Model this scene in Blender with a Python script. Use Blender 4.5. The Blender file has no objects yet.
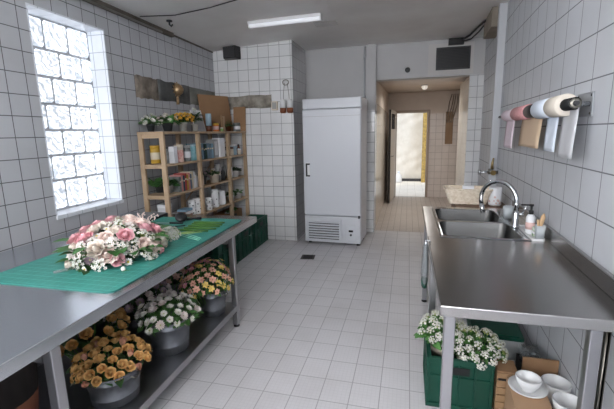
import bpy, bmesh, math, random
from mathutils import Vector, Matrix
from math import sin, cos, pi, radians, sqrt
SC = bpy.context.scene
COL = SC.collection
# ------------------------------------------------------------------ materials
def lin(c):
    c /= 255.0
    return c / 12.92 if c <= 0.04045 else ((c + 0.055) / 1.055) ** 2.4
def rgb(h):
    h = h.lstrip('#')
    return tuple(lin(int(h[i:i + 2], 16)) for i in (0, 2, 4)) + (1.0,)
MATS = {}
def new_mat(name):
    m = bpy.data.materials.new(name); m.use_nodes = True
    nt = m.node_tree
    return m, nt, nt.nodes['Principled BSDF']
def ramp(nt, fac, c0, c1, p0=0.3, p1=0.7):
    r = nt.nodes.new('ShaderNodeValToRGB')
    r.color_ramp.elements[0].position = p0; r.color_ramp.elements[1].position = p1
    r.color_ramp.elements[0].color = c0; r.color_ramp.elements[1].color = c1
    nt.links.new(fac, r.inputs['Fac'])
    return r.outputs['Color']
def noise(nt, scale, vec=None, detail=3.0, rough=0.55):
    n = nt.nodes.new('ShaderNodeTexNoise'); n.inputs['Scale'].default_value = scale
    n.inputs['Detail'].default_value = detail; n.inputs['Roughness'].default_value = rough
    if vec is None:
        vec = nt.nodes.new('ShaderNodeTexCoord').outputs['Object']
    nt.links.new(vec, n.inputs['Vector'])
    return n.outputs['Fac']
def bump(nt, b, h, s, d=0.01):
    n = nt.nodes.new('ShaderNodeBump'); n.inputs['Strength'].default_value = s; n.inputs['Distance'].default_value = d
    nt.links.new(h, n.inputs['Height']); nt.links.new(n.outputs['Normal'], b.inputs['Normal'])
def mat(name, c, rough=0.5, metal=0.0, c2=None, ns=6.0, bs=0.0, trans=0.0, ior=1.45, rnd=0.0, sub=0.0, alpha=1.0):
    """plain or two-tone (noise) principled material"""
    m, nt, b = new_mat(name)
    b.inputs['Base Color'].default_value = rgb(c)
    b.inputs['Roughness'].default_value = rough; b.inputs['Metallic'].default_value = metal
    b.inputs['IOR'].default_value = ior
    if trans: b.inputs['Transmission Weight'].default_value = trans
    if alpha < 1: b.inputs['Alpha'].default_value = alpha
    out = None
    if c2:
        f = noise(nt, ns); out = ramp(nt, f, rgb(c), rgb(c2))
    if rnd:
        oi = nt.nodes.new('ShaderNodeObjectInfo')
        mr = nt.nodes.new('ShaderNodeMapRange'); mr.inputs['To Min'].default_value = 1 - rnd; mr.inputs['To Max'].default_value = 1 + rnd
        nt.links.new(oi.outputs['Random'], mr.inputs['Value'])
        hs = nt.nodes.new('ShaderNodeHueSaturation'); nt.links.new(mr.outputs['Result'], hs.inputs['Value'])
        if out: nt.links.new(out, hs.inputs['Color'])
        else: hs.inputs['Color'].default_value = rgb(c)
        out = hs.outputs['Color']
    if out: nt.links.new(out, b.inputs['Base Color'])
    if bs:
        bump(nt, b, noise(nt, ns * 4), bs)
    if sub: b.inputs['Subsurface Weight'].default_value = sub
    MATS[name] = m
    return m
def emis(name, c, s):
    m, nt, b = new_mat(name)
    b.inputs['Base Color'].default_value = rgb(c)
    b.inputs['Emission Color'].default_value = rgb(c); b.inputs['Emission Strength'].default_value = s
    MATS[name] = m
    return m
def tile(name, axes, w, h, ox, oz, c, c2, g, rough=0.18, mortar=0.0035, dirt=0.25, dirtc='#6f6a62', bumps=0.35, fine=None, var=0.5):
    m, nt, b = new_mat(name)
    tc = nt.nodes.new('ShaderNodeTexCoord').outputs['Object']
    sp = nt.nodes.new('ShaderNodeSeparateXYZ'); nt.links.new(tc, sp.inputs[0])
    cm = nt.nodes.new('ShaderNodeCombineXYZ')
    for i, a in enumerate(axes):
        ad = nt.nodes.new('ShaderNodeMath'); ad.operation = 'ADD'; ad.inputs[1].default_value = (ox, oz)[i]
        nt.links.new(sp.outputs['xyz'.index(a)], ad.inputs[0]); nt.links.new(ad.outputs[0], cm.inputs[i])
    br = nt.nodes.new('ShaderNodeTexBrick'); br.offset = 0.0; br.squash = 1.0
    br.inputs['Scale'].default_value = 1.0
    br.inputs['Brick Width'].default_value = w; br.inputs['Row Height'].default_value = h
    br.inputs['Mortar Size'].default_value = mortar; br.inputs['Mortar Smooth'].default_value = 0.25
    br.inputs['Color1'].default_value = rgb(c); br.inputs['Color2'].default_value = rgb(c2); br.inputs['Mortar'].default_value = rgb(g)
    br.inputs['Bias'].default_value = -var
    nt.links.new(cm.outputs[0], br.inputs['Vector'])
    mx = nt.nodes.new('ShaderNodeMix'); mx.data_type = 'RGBA'
    f = noise(nt, 1.3, None, 6.0, 0.65)
    mr = nt.nodes.new('ShaderNodeMapRange'); mr.inputs['From Min'].default_value = 0.45; mr.inputs['From Max'].default_value = 0.85
    mr.inputs['To Max'].default_value = dirt; nt.links.new(f, mr.inputs['Value'])
    nt.links.new(mr.outputs['Result'], mx.inputs['Factor'])
    nt.links.new(br.outputs['Color'], mx.inputs[6]); mx.inputs[7].default_value = rgb(dirtc)
    colour = mx.outputs[2]
    if fine:
        b2 = nt.nodes.new('ShaderNodeTexBrick'); b2.offset = 0.0
        b2.inputs['Scale'].default_value = 1.0
        b2.inputs['Brick Width'].default_value = fine[0]; b2.inputs['Row Height'].default_value = fine[1]
        b2.inputs['Mortar Size'].default_value = 0.002; b2.inputs['Mortar Smooth'].default_value = 0.5
        b2.inputs['Color1'].default_value = (1, 1, 1, 1); b2.inputs['Color2'].default_value = (.96, .96, .96, 1); b2.inputs['Mortar'].default_value = (.72, .72, .72, 1)
        nt.links.new(cm.outputs[0], b2.inputs['Vector'])
        m2 = nt.nodes.new('ShaderNodeMix'); m2.data_type = 'RGBA'; m2.blend_type = 'MULTIPLY'; m2.inputs['Factor'].default_value = fine[2]
        nt.links.new(colour, m2.inputs[6]); nt.links.new(b2.outputs['Color'], m2.inputs[7]); colour = m2.outputs[2]
    nt.links.new(colour, b.inputs['Base Color'])
    inv = nt.nodes.new('ShaderNodeMath'); inv.operation = 'SUBTRACT'; inv.inputs[0].default_value = 1.0
    nt.links.new(br.outputs['Fac'], inv.inputs[1])
    rr = nt.nodes.new('ShaderNodeMapRange'); rr.inputs['To Min'].default_value = rough; rr.inputs['To Max'].default_value = 0.8
    nt.links.new(br.outputs['Fac'], rr.inputs['Value']); nt.links.new(rr.outputs['Result'], b.inputs['Roughness'])
    bump(nt, b, inv.outputs[0], bumps, 0.004)
    MATS[name] = m
    return m
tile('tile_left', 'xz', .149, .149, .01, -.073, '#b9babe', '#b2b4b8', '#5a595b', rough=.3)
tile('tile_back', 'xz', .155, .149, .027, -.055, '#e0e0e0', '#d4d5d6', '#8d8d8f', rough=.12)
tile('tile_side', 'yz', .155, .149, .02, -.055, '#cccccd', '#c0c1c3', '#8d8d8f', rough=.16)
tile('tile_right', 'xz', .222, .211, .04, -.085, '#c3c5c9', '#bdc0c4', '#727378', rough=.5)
tile('tile_hall', 'xz', .15, .15, .0, .0, '#d6cdc6', '#cdc4bd', '#a49a93', rough=.3)
tile('tile_hall_side', 'yz', .15, .15, .0, .0, '#d8cfc2', '#d2c8bb', '#8b8278', rough=.2)
tile('tile_reveal', 'xz', .15, .149, .0, -.073, '#e6e9ee', '#e0e4ea', '#b0b4ba', rough=.25)
tile('tile_reveal_side', 'yz', .11, .149, -.02, -.073, '#e6e9ee', '#e0e4ea', '#a6aab0', rough=.25)
tile('floor_tile', 'xy', .1735, .203, .128, .085, '#d2d0d2', '#cccacc', '#a9a7a9', rough=.42, mortar=.0032, dirt=.4, dirtc='#a09a96', bumps=.25, fine=(.0248, .0254, .30), var=.2)
tile('hall_floor', 'xy', .1, .1, .0, .0, '#c2b9b2', '#bab0a9', '#9c938c', rough=.5, dirt=.3, dirtc='#8f8378')
tile('court_tile', 'xy', .2, .13, .0, .0, '#efe9df', '#e6e0d5', '#c8c0b3', rough=.8)
def steel(name, c, r0, r1, stretch):
    m, nt, b = new_mat(name)
    b.inputs['Metallic'].default_value = 1.0; b.inputs['Base Color'].default_value = rgb(c)
    tc = nt.nodes.new('ShaderNodeTexCoord').outputs['Object']
    mp = nt.nodes.new('ShaderNodeMapping'); mp.inputs['Scale'].default_value = stretch; nt.links.new(tc, mp.inputs['Vector'])
    f = noise(nt, 1.2, mp.outputs['Vector'], 1.5, .4)
    mr = nt.nodes.new('ShaderNodeMapRange'); mr.inputs['From Min'].default_value = .1; mr.inputs['From Max'].default_value = .9
    mr.inputs['To Min'].default_value = r0; mr.inputs['To Max'].default_value = r1
    nt.links.new(f, mr.inputs['Value']); nt.links.new(mr.outputs['Result'], b.inputs['Roughness'])
    MATS[name] = m
    return m
steel('steel_counter', '#b0aead', .21, .255, (3, 3, 3))
steel('steel_table', '#ccd0d6', .20, .245, (3, 3, 3))
steel('steel_leg', '#a9a9ac', .3, .45, (8, 8, 1))
mat('steel_sink', '#5f5f5e', .27, 1.0)
mat('galvanised', '#63666b', .5, .85, c2='#7b7e83', ns=9)
mat('chrome', '#c9cbce', .12, 1.0)
mat('brass', '#a58f62', .35, 1.0)
mat('dull_metal', '#8b8880', .4, 1.0)
mat('fridge_white', '#cbcdd2', .28)
mat('fridge_grille', '#cfd1d6', .4)
mat('rubber', '#1b1b1c', .6)
mat('black_plastic', '#161617', .4)
mat('dark_grey', '#38383a', .55)
mat('white_plastic', '#dedede', .35)
mat('plaster_grey', '#c2c1c1', .85, c2='#b6b5b5', ns=1.4, bs=.1)
mat('plaster_ceiling', '#fbfaf8', .9, c2='#efecea', ns=1.6, bs=.12)
mat('plaster_patch', '#c6c3c0', .9)
mat('plaster_warm', '#d0c4b9', .9, c2='#c2b6aa', ns=2.0, bs=.1)
mat('plaster_hall_ceiling', '#d2c5b8', .9, c2='#c6b9ac', ns=2.0)
mat('bare_left', '#a3978a', .9, c2='#5f564d', ns=9, bs=.3)
mat('bare_dark', '#4a4b4a', .75, c2='#6d6e6c', ns=5, bs=.2)
mat('bare_grey', '#77776f', .8, c2='#8d8c86', ns=7, bs=.2)
mat('bare_back', '#b5aea2', .9, c2='#6a645b', ns=8, bs=.3)
mat('gutter', '#6e675e', .8, c2='#4c463f', ns=5, bs=.2)
mat('court_wall', '#e8e3da', .95, c2='#dcd6cb', ns=5, bs=.8)
mat('yellow_post', '#c9ab62', .8, c2='#8f7a4d', ns=14)
mat('hall_board', '#9a8168', .8, c2='#8a7058', ns=3)
mat('duct_beige', '#8f8578', .8, c2='#7d7468', ns=5)
mat('wood', '#b39b80', .65, c2='#9c8468', ns=5, bs=.12)
mat('wood_dark', '#7a5638', .65, c2='#64452c', ns=6)
mat('bench_wood', '#6f5645', .6, c2='#5a4536', ns=6)
mat('crate_wood', '#9b7d5d', .7, c2='#86694b', ns=8)
mat('cardboard', '#987657', .85, c2='#8a6a4d', ns=3)
mat('cardboard_box', '#b29274', .85, c2='#a58567', ns=3)
mat('green_crate', '#0b4838', .5, c2='#093d2f', ns=4)
mat('green_lid', '#0e4a3b', .5)
mat('grey_tub', '#bcbfbf', .5)
mat('wicker', '#efe3d2', .75, c2='#d4c3aa', ns=40)
mat('paper', '#e8e9ec', .8)
mat('paper_blue', '#dbe3ee', .8)
mat('paper_pink', '#e0d0d8', .8)
mat('paper_rose', '#c98a8d', .8, c2='#dca9a8', ns=60)
mat('paper_kraft', '#cdb498', .8)
mat('paper_cream', '#d8cfc2', .8)
mat('paper_grey', '#c3c3c6', .8)
mat('red_card', '#a83a3c', .7)
mat('ceramic', '#dcdcdc', .25)
mat('ceramic_cream', '#cfc3b2', .35)
mat('ceramic_grey', '#9a9a98', .35)
mat('ceramic_blue', '#9db4c1', .35)
mat('terracotta', '#855036', .7)
mat('dot_black', '#222222', .5)
mat('bowl_inner', '#b9c4cc', .25)
mat('yellow_tin', '#c8a33c', .45, c2='#b28a2c', ns=20)
mat('teal_tin', '#8fb5bd', .45, c2='#5f97a0', ns=30)
mat('teal_dark', '#2f6d7b', .5)
mat('blue_book', '#7d9fb4', .6)
mat('blue_grey', '#6f8796', .6)
mat('navy', '#27404f', .6)
mat('green_dark', '#23423a', .6)
mat('white_box', '#d6d6d8', .6)
mat('cream_book', '#d8ccb4', .7)
mat('red_book', '#a8423a', .6)
mat('pink_book', '#c98c88', .6)
mat('pink_tin', '#c8807f', .5, c2='#d9c2b2', ns=40)
mat('orange_glass', '#c9722b', .3)
mat('brown_glass', '#5d3320', .25)
mat('grey_tin', '#8d9190', .4, c2='#5e6261', ns=25)
mat('dark_pot', '#3b3d3f', .5)
mat('silver_pot', '#bdbbb5', .4)
mat('soap_white', '#e0e0e2', .35)
mat('soap_green', '#3f7c3c', .5, c2='#dfe3d4', ns=40)
mat('red_label', '#d6b3ac', .5)
mat('clear_plastic', '#a9b0b3', .15, alpha=.3)
mat('milky_plastic', '#c3c8cb', .3, alpha=.8)
mat('smoke_plastic', '#8b9092', .2, alpha=.55)
mat('brush_wood', '#c2a27c', .7)
mat('slate', '#6f7378', .5, c2='#62666b', ns=6)
mat('slate_edge', '#1f2022', .6)
mat('blade', '#b9bbbd', .35, .8)
mat('tool_black', '#17181a', .4)
mat('stem_green', '#48742f', .5, c2='#375c25', ns=12)
mat('stem_light', '#93b06c', .5)
mat('mint_wire', '#8fd0b8', .4)
mat('leaf', '#3f6b35', .5, c2='#2f5529', ns=14, rnd=.25)
mat('leaf_mid', '#4f7d3e', .5, c2='#3c6531', ns=14, rnd=.25)
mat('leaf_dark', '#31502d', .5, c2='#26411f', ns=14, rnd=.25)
mat('leaf_grey', '#7f8f7c', .6, c2='#687a68', ns=14, rnd=.2)
mat('leaf_sheen', '#6a5a5f', .5)
mat('rose_yellow', '#d2a05c', .55, c2='#dfb87c', ns=25, rnd=.12)
mat('rose_mauve', '#c0808f', .55, c2='#dcae74', ns=25, rnd=.1)
mat('rose_blush', '#ead2ca', .55, c2='#f0e2d8', ns=25, rnd=.06)
mat('rose_pink', '#d89ca5', .55, c2='#e2b3b6', ns=25, rnd=.1)
mat('rose_ivory', '#ebe4d8', .55, c2='#e2d3c8', ns=25, rnd=.06)
mat('petal_white', '#d8d6ce', .55, rnd=.05)
mat('petal_blushwhite', '#dcd2cd', .55, rnd=.08)
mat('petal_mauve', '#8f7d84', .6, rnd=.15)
mat('petal_salmon', '#d9a892', .55, rnd=.12)
mat('petal_yellow', '#dcc06f', .55, rnd=.1)
mat('petal_pink', '#d08d9d', .55, rnd=.1)
mat('petal_shaded', '#bb9a8b', .6, rnd=.2)  # lily colour with the shade under the table put into it
mat('petal_gold', '#d8ad45', .55, rnd=.1)
mat('centre_yellow', '#c8b040', .7)
mat('centre_green', '#a8b06a', .7)
mat('cut_mat', '#38897e', .45, c2='#317d72', ns=5)
mat('soil', '#2e2620', .95)
mat('grid_line', '#62ab9e', .6)
mat('plate_metal', '#a3a6aa', .5, .3)
mat('drain_metal', '#4a4745', .5, .7)
emis('lamp_plastic', '#e6e8ec', .22)
mat('straw', '#b79c78', .35, .6, c2='#85694a', ns=30)
mat('door_paint', '#c9bfb2', .6)
mat('door_edge', '#2c2927', .6)
mat('frame_paint', '#a8998c', .6)
mat('pipe_white', '#b9bbbe', .5)
mat('bin_dark', '#26211f', .7)
mat('terra_dark', '#7a4a38', .8)
def glassblock():
    m, nt, b = new_mat('glass_block')
    b.inputs['Base Color'].default_value = (.75, .8, .85, 1); b.inputs['Roughness'].default_value = .12
    tc = nt.nodes.new('ShaderNodeTexCoord').outputs['Object']
    w = nt.nodes.new('ShaderNodeTexWave'); w.inputs['Scale'].default_value = 7.5; w.inputs['Distortion'].default_value = 11.0
    w.inputs['Detail'].default_value = 2.0; w.inputs['Detail Scale'].default_value = 1.6; w.bands_direction = 'DIAGONAL'
    nt.links.new(tc, w.inputs['Vector'])
    c = ramp(nt, w.outputs['Fac'], (.07, .078, .09, 1), (.30, .31, .335, 1), .02, .8)
    nt.links.new(c, b.inputs['Emission Color']); b.inputs['Emission Strength'].default_value = WIN
    bump(nt, b, w.outputs['Fac'], .5, .01)
    MATS['glass_block'] = m
WIN = 3.1
REAR_FILL = 10.3
SIDE_FILL = 4.0
glassblock()
mat('block_mortar', '#b4b6b9', .8)
HALL_FILL = 11.0
emis('hall_bulb', '#e8e2d8', .35)  # faint glow added to an unlit bulb
emis('rear_fill', '#f3f6fb', REAR_FILL)
emis('side_fill', '#f3f6fb', SIDE_FILL)
# ------------------------------------------------------------------ mesh builder
class MB:
    def __init__(s): s.b = bmesh.new(); s.m = 0
    def use(s, i): s.m = i; return s
    def face(s, vs):
        try:
            f = s.b.faces.new(vs); f.material_index = s.m; f.smooth = True; return f
        except ValueError: return None
    def v(s, p): return s.b.verts.new(p)
    def box(s, x0, x1, y0, y1, z0, z1, M=None):
        P = [Vector((x, y, z)) for z in (z0, z1) for y in (y0, y1) for x in (x0, x1)]
        if M: P = [M @ p for p in P]
        V = [s.v(p) for p in P]
        for q in ((0, 2, 3, 1), (4, 5, 7, 6), (0, 1, 5, 4), (2, 6, 7, 3), (0, 4, 6, 2), (1, 3, 7, 5)):
            f = s.face([V[i] for i in q])
            if f: f.smooth = False
        return s
    def ring(s, c, ax, r, n, ph=0.0, rx=1.0, ry=1.0):
        z = Vector(ax).normalized(); x = z.orthogonal().normalized() if abs(z.z) < .999 else Vector((1, 0, 0)); y = z.cross(x)
        return [s.v(Vector(c) + (x * cos(ph + 2 * pi * i / n) * rx + y * sin(ph + 2 * pi * i / n) * ry) * r) for i in range(n)]
    def bridge(s, A, B):
        n = len(A)
        for i in range(n): s.face((A[i], A[(i + 1) % n], B[(i + 1) % n], B[i]))
    def cyl(s, p0, p1, r0, r1=None, n=16, caps=True):
        r1 = r0 if r1 is None else r1
        ax = Vector(p1) - Vector(p0)
        A = s.ring(p0, ax, r0, n); B = s.ring(p1, ax, r1, n); s.bridge(A, B)
        if caps:
            for f in (s.face(list(reversed(A))), s.face(B)):
                if f: f.smooth = False
        return s
    def lathe(s, prof, n=24, c=(0, 0, 0), M=None, sx=1.0, sy=1.0):
        """prof: (r, z) list, bottom to top; r==0 closes"""
        prev = None
        for r, z in prof:
            if r <= 1e-6:
                p = Vector((c[0], c[1], c[2] + z)); cur = [s.v(M @ p if M else p)]
            else:
                cur = []
                for i in range(n):
                    p = Vector((c[0] + r * cos(2 * pi * i / n) * sx, c[1] + r * sin(2 * pi * i / n) * sy, c[2] + z))
                    cur.append(s.v(M @ p if M else p))
            if prev is not None:
                if len(prev) == 1 and len(cur) > 1:
                    for i in range(n): s.face((prev[0], cur[(i + 1) % n], cur[i]))
                elif len(cur) == 1 and len(prev) > 1:
                    for i in range(n): s.face((prev[i], prev[(i + 1) % n], cur[0]))
                elif len(cur) > 1: s.bridge(prev, cur)
            prev = cur
        return s
    def tube(s, pts, r, n=8, caps=True):
        pts = [Vector(p) for p in pts]; prev = None; x = None
        for i, p in enumerate(pts):
            t = (pts[min(i + 1, len(pts) - 1)] - pts[max(i - 1, 0)]).normalized()
            if x is None: x = t.orthogonal().normalized()
            x = (x - t * x.dot(t)).normalized(); y = t.cross(x)
            rr = r[i] if isinstance(r, (list, tuple)) else r
            cur = [s.v(p + (x * cos(2 * pi * k / n) + y * sin(2 * pi * k / n)) * rr) for k in range(n)]
            if prev: s.bridge(prev, cur)
            elif caps: s.face(list(reversed(cur)))
            prev = cur
        if caps: s.face(prev)
        return s
    def grid(s, fn, nu, nv):
        V = [[s.v(fn(i / nu, j / nv)) for j in range(nv + 1)] for i in range(nu + 1)]
        for i in range(nu):
            for j in range(nv): s.face((V[i][j], V[i + 1][j], V[i + 1][j + 1], V[i][j + 1]))
        return s
    def prism(s, poly, z0, z1):
        A = [s.v((x, y, z0)) for x, y in poly]; B = [s.v((x, y, z1)) for x, y in poly]
        n = len(poly)
        for i in range(n):
            f = s.face((A[i], A[(i + 1) % n], B[(i + 1) % n], B[i])); f.smooth = False
        for f in (s.face(list(reversed(A))), s.face(B)):
            if f: f.smooth = False
        return s
    def mesh(s, name, mats):
        bmesh.ops.recalc_face_normals(s.b, faces=s.b.faces)
        me = bpy.data.meshes.new(name); s.b.to_mesh(me); s.b.free()
        for m in (mats if isinstance(mats, (list, tuple)) else [mats]): me.materials.append(MATS[m])
        return me
    def build(s, name, mats, parent=None, bevel=0.0, loc=None, rz=0.0, label=None, solid=0.0):
        o = bpy.data.objects.new(name, s.mesh(name, mats)); COL.objects.link(o)
        if parent is not None: o.parent = parent
        if loc: o.location = loc
        if rz: o.rotation_euler.z = rz
        if solid:
            md = o.modifiers.new('solid', 'SOLIDIFY'); md.thickness = solid; md.offset = 0
        if bevel:
            md = o.modifiers.new('bevel', 'BEVEL'); md.width = bevel; md.segments = 2; md.limit_method = 'ANGLE'; md.angle_limit = radians(50)
        if label: o['label'] = label
        return o
def tag(o, label, cat, group=None, kind=None):
    o['label'] = label; o['category'] = cat
    if group: o['group'] = group
    if kind: o['kind'] = kind
    return o
def thing(name, label, cat, loc=(0, 0, 0), rz=0.0, group=None):
    o = bpy.data.objects.new(name, None); COL.objects.link(o)
    o.empty_display_size = .05; o.location = loc; o.rotation_euler = (0, 0, rz)
    return tag(o, label, cat, group)
def struct(o, label=None, cat=None):
    o['kind'] = 'structure'
    if label: o['label'] = label
    if cat: o['category'] = cat
    return o
def inst(name, me, parent, M):
    o = bpy.data.objects.new(name, me); COL.objects.link(o); o.parent = parent; o.matrix_local = M
    return o
# ------------------------------------------------------------------ camera
def camera():
    f, yaw, pitch, roll = 381.06, radians(14.936), radians(10.581), radians(1.2635)
    fw = Vector((-sin(yaw) * cos(pitch), cos(yaw) * cos(pitch), -sin(pitch)))
    r = Vector((cos(yaw), sin(yaw), 0)); d = fw.cross(r)
    R = cos(roll) * r + sin(roll) * d; D = -sin(roll) * r + cos(roll) * d
    cd = bpy.data.cameras.new('camera'); co = bpy.data.objects.new('camera', cd); COL.objects.link(co)
    m = Matrix((R, -D, -fw)).transposed().to_4x4(); m.translation = (0, 0, 1.55)
    co.matrix_world = m
    cd.sensor_fit = 'HORIZONTAL'; cd.sensor_width = 36.0; cd.lens = f * 36.0 / 614.0
    cd.clip_start = .02; cd.clip_end = 200
    SC.camera = co
camera()
# ------------------------------------------------------------------ room
TL = radians(90 + 1.862); TR = radians(90 - 2.205)
XL = -2.56; XR = .84 - .0385 * 2.2
def left_x(y): return XL - .0325 * y
def right_x(y): return XR + .0385 * y
YB = -1.6; CZ = 2.79
b = MB(); b.box(-3.6, 1.8, YB - .1, 9.42, -.1, 0)
struct(b.build('floor', 'floor_tile'))
b = MB(); b.box(-.49, 1.08, 6.0, 9.36, -.05, .0015)
struct(b.build('floor_hall', 'hall_floor'))
# ceiling: slopes slightly down to the left wall
b = MB()
xs = [-3.1, -2.72, -2.2, -1.55, .95, 1.3]; zs = [2.69, 2.715, 2.755, 2.79, 2.79, 2.79]
lo = [[b.v((x, y, z)) for x, z in zip(xs, zs)] for y in (YB - .1, 6.25)]
hi = [[b.v((x, y, 3.0)) for x in xs] for y in (YB - .1, 6.25)]
for i in range(5):
    b.face((lo[0][i], lo[0][i + 1], lo[1][i + 1], lo[1][i])); b.face((hi[0][i], hi[1][i], hi[1][i + 1], hi[0][i + 1]))
    b.face((lo[0][i], hi[0][i], hi[0][i + 1], lo[0][i + 1])); b.face((lo[1][i], lo[1][i + 1], hi[1][i + 1], hi[1][i]))
b.face((lo[0][0], lo[1][0], hi[1][0], hi[0][0])); b.face((lo[0][5], hi[0][5], hi[1][5], lo[1][5]))
struct(b.build('ceiling', 'plaster_ceiling'))
# left wall with the window opening  (local x = depth, local y = outwards)
W0, W1, WZ0, WZ1 = 2.305, 3.06, .93, 2.50
b = MB()
b.box(YB, -1.1, 0, .3, 0, 2.9).box(-1.1, .75, 0, .3, 0, WZ0).box(-1.1, .75, 0, .3, WZ1, 2.9).box(.75, W0, 0, .3, 0, 2.9).box(W1, 5.6, 0, .3, 0, 2.9).box(W0, W1, 0, .3, 0, WZ0).box(W0, W1, 0, .3, WZ1, 2.9)
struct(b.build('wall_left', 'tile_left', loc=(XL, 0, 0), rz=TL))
b = MB()
b.box(W0 + .012, W1 - .012, -.002, .17, WZ1 - .012, WZ1).box(W0, W1, -.012, .17, WZ0, WZ0 + .03)
struct(b.build('trim_1', 'tile_reveal', loc=(XL, 0, 0), rz=TL))
b = MB(); b.box(W0, W0 + .012, -.001, .17, WZ0 + .03, WZ1).box(W1 - .012, W1, -.002, .17, WZ0 + .03, WZ1)
struct(b.build('trim_18', 'tile_reveal_side', loc=(XL, 0, 0), rz=TL))
def glass_window():
    o = MB()
    z = WZ1 - .012; gy = .15
    rows = [.235, .212, .212, .208, .205, .205, .245]
    o.m = 1
    o.box(W0 + .01, W1 - .01, gy + .028, gy + .09, WZ0 + .02, WZ1 - .01)
    offs = [0, .12, .02, -.075, .05, .14, .01]
    for k, h in enumerate(rows):
        z0 = max(z - h, WZ0 + .03)
        x = W0 - .18 + offs[k]
        while x < W1:
            a, c = max(x, W0 + .012), min(x + .232, W1 - .012)
            if c - a > .035:
                m_ = .009
                def cell(a0, a1, b0, b1):
                    def fn(u, v):
                        e = min(u, 1 - u, v, 1 - v)
                        d = .03 if e <= .001 else (.006 if e < .15 else .012)
                        return (a0 + (a1 - a0) * u, gy + d, b0 + (b1 - b0) * v)
                    o.m = 0
                    US = [0, .08, .16, .5, .84, .92, 1]
                    o.grid(lambda i, j: fn(US[round(i * 6)], US[round(j * 6)]), 6, 6)
                cell(a + m_, c - m_, z0 + m_, z - m_)
            x += .232
        z = z0
    ob = o.build('window_1', ['glass_block', 'block_mortar'], loc=(XL, 0, 0), rz=TL)
    struct(ob, 'glass block window glowing with daylight in the left tiled wall', 'window')
glass_window()
w = struct(bpy.data.objects.new('added_window_3', None)); COL.objects.link(w); w.location = (XL, 0, 0); w.rotation_euler.z = TL  # added window out of view, its glow lights the room from the left
b = MB(); b.box(-1.08, .73, .16, .18, WZ0 + .02, WZ1 - .02); b.build('fill_pane', 'side_fill', w)
b = MB()
for x in (-1.1, -.195, .71): b.box(x, x + .04, .1, .15, WZ0, WZ1)
for z in (WZ0, WZ1 - .04): b.box(-1.1, .75, .1, .15, z, z + .04)
b.build('added_frame', 'frame_paint', w)
# gutter strip where left wall meets ceiling
b = MB()
for i in range(12):
    y0 = YB + i * (5.2 - YB) / 12; y1 = YB + (i + 1) * (5.2 - YB) / 12
b.box(YB, 4.15, -.04, 0, 2.675, 2.75).box(4.15, 5.2, -.012, 0, 2.70, 2.78)
struct(b.build('trim_2', 'gutter', loc=(XL, 0, 0), rz=TL))
b = MB(); b.tube([(x, -.048, 2.672) for x in (YB, 1, 3.2, 3.9)], .011, 8)
tag(b.build('conduit_pipe', 'dull_metal', loc=(XL, 0, 0), rz=TL), 'thin dull conduit pipe running under the ceiling along the left wall', 'pipe')
# bare plaster patches on the left wall
def patch(nm, x0, x1, z0, z1, m, seed):
    random.seed(seed)
    o = MB(); n = 10
    top = [(x0 + (x1 - x0) * i / n, z1 + random.uniform(-.008, .008)) for i in range(n + 1)]
    bot = [(x0 + (x1 - x0) * i / n, z0 + random.uniform(-.008, .008)) for i in range(n + 1)]
    A = [[o.v((p[0], d, p[1])) for p in top] for d in (-.006, .0)]; B = [[o.v((p[0], d, p[1])) for p in bot] for d in (-.006, .0)]
    for i in range(n):
        o.face((B[0][i], B[0][i + 1], A[0][i + 1], A[0][i])); o.face((A[0][i], A[0][i + 1], A[1][i + 1], A[1][i])); o.face((B[0][i], B[1][i], B[1][i + 1], B[0][i + 1]))
    for i in (0, n): o.face((A[0][i], A[1][i], B[1][i], B[0][i]))
    return o
struct(patch('p', 3.42, 3.80, 1.945, 2.165, '', 1).build('trim_3', 'bare_left', loc=(XL, 0, 0), rz=TL))
struct(patch('p', 3.80, 4.47, 1.945, 2.165, '', 2).build('trim_4', 'bare_dark', loc=(XL, 0, 0), rz=TL))
struct(patch('p', 4.47, 5.19, 1.945, 2.16, '', 3).build('trim_5', 'bare_grey', loc=(XL, 0, 0), rz=TL))
# back tiled pier
YP = 5.2
b = MB(); b.box(-3.1, -1.56, YP, YP + .72, 0, 2.9)
struct(b.build('wall_back', 'tile_back'))
# pier flank facing the fridge
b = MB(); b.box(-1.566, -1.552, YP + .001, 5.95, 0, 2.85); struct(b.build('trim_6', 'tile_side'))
struct(patch('p', -2.72, -1.865, 1.915, 2.09, '', 4).build('trim_7', 'bare_back', loc=(0, YP, 0)))
# recess wall behind the fridge, column, lintel
b = MB(); b.box(-1.7, -.60, 5.92, 6.15, 0, 2.9); struct(b.build('wall_recess', 'plaster_grey'))
b = MB(); b.box(-.62, -.485, 5.86, 6.15, 1.86, 2.9); struct(b.build('column', 'plaster_grey'))
b = MB(); b.box(-.62, -.485, 5.86, 6.15, 0, 1.86); struct(b.build('trim_8', 'tile_back'))
b = MB(); b.cyl((-.655, 5.905, 1.4), (-.655, 5.905, 2.78), .012, n=8)
for z in (2.05, 2.62): b.cyl((-.655, 5.905, z), (-.655, 5.905, z + .03), .02, n=8)
tag(b.build('water_pipe', 'pipe_white'), 'thin painted pipe on the grey wall beside the fridge column', 'pipe')
b = MB(); b.box(-.485, 1.3, 5.95, 6.15, 2.30, 2.9); struct(b.build('wall_lintel', 'plaster_grey'))
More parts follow.
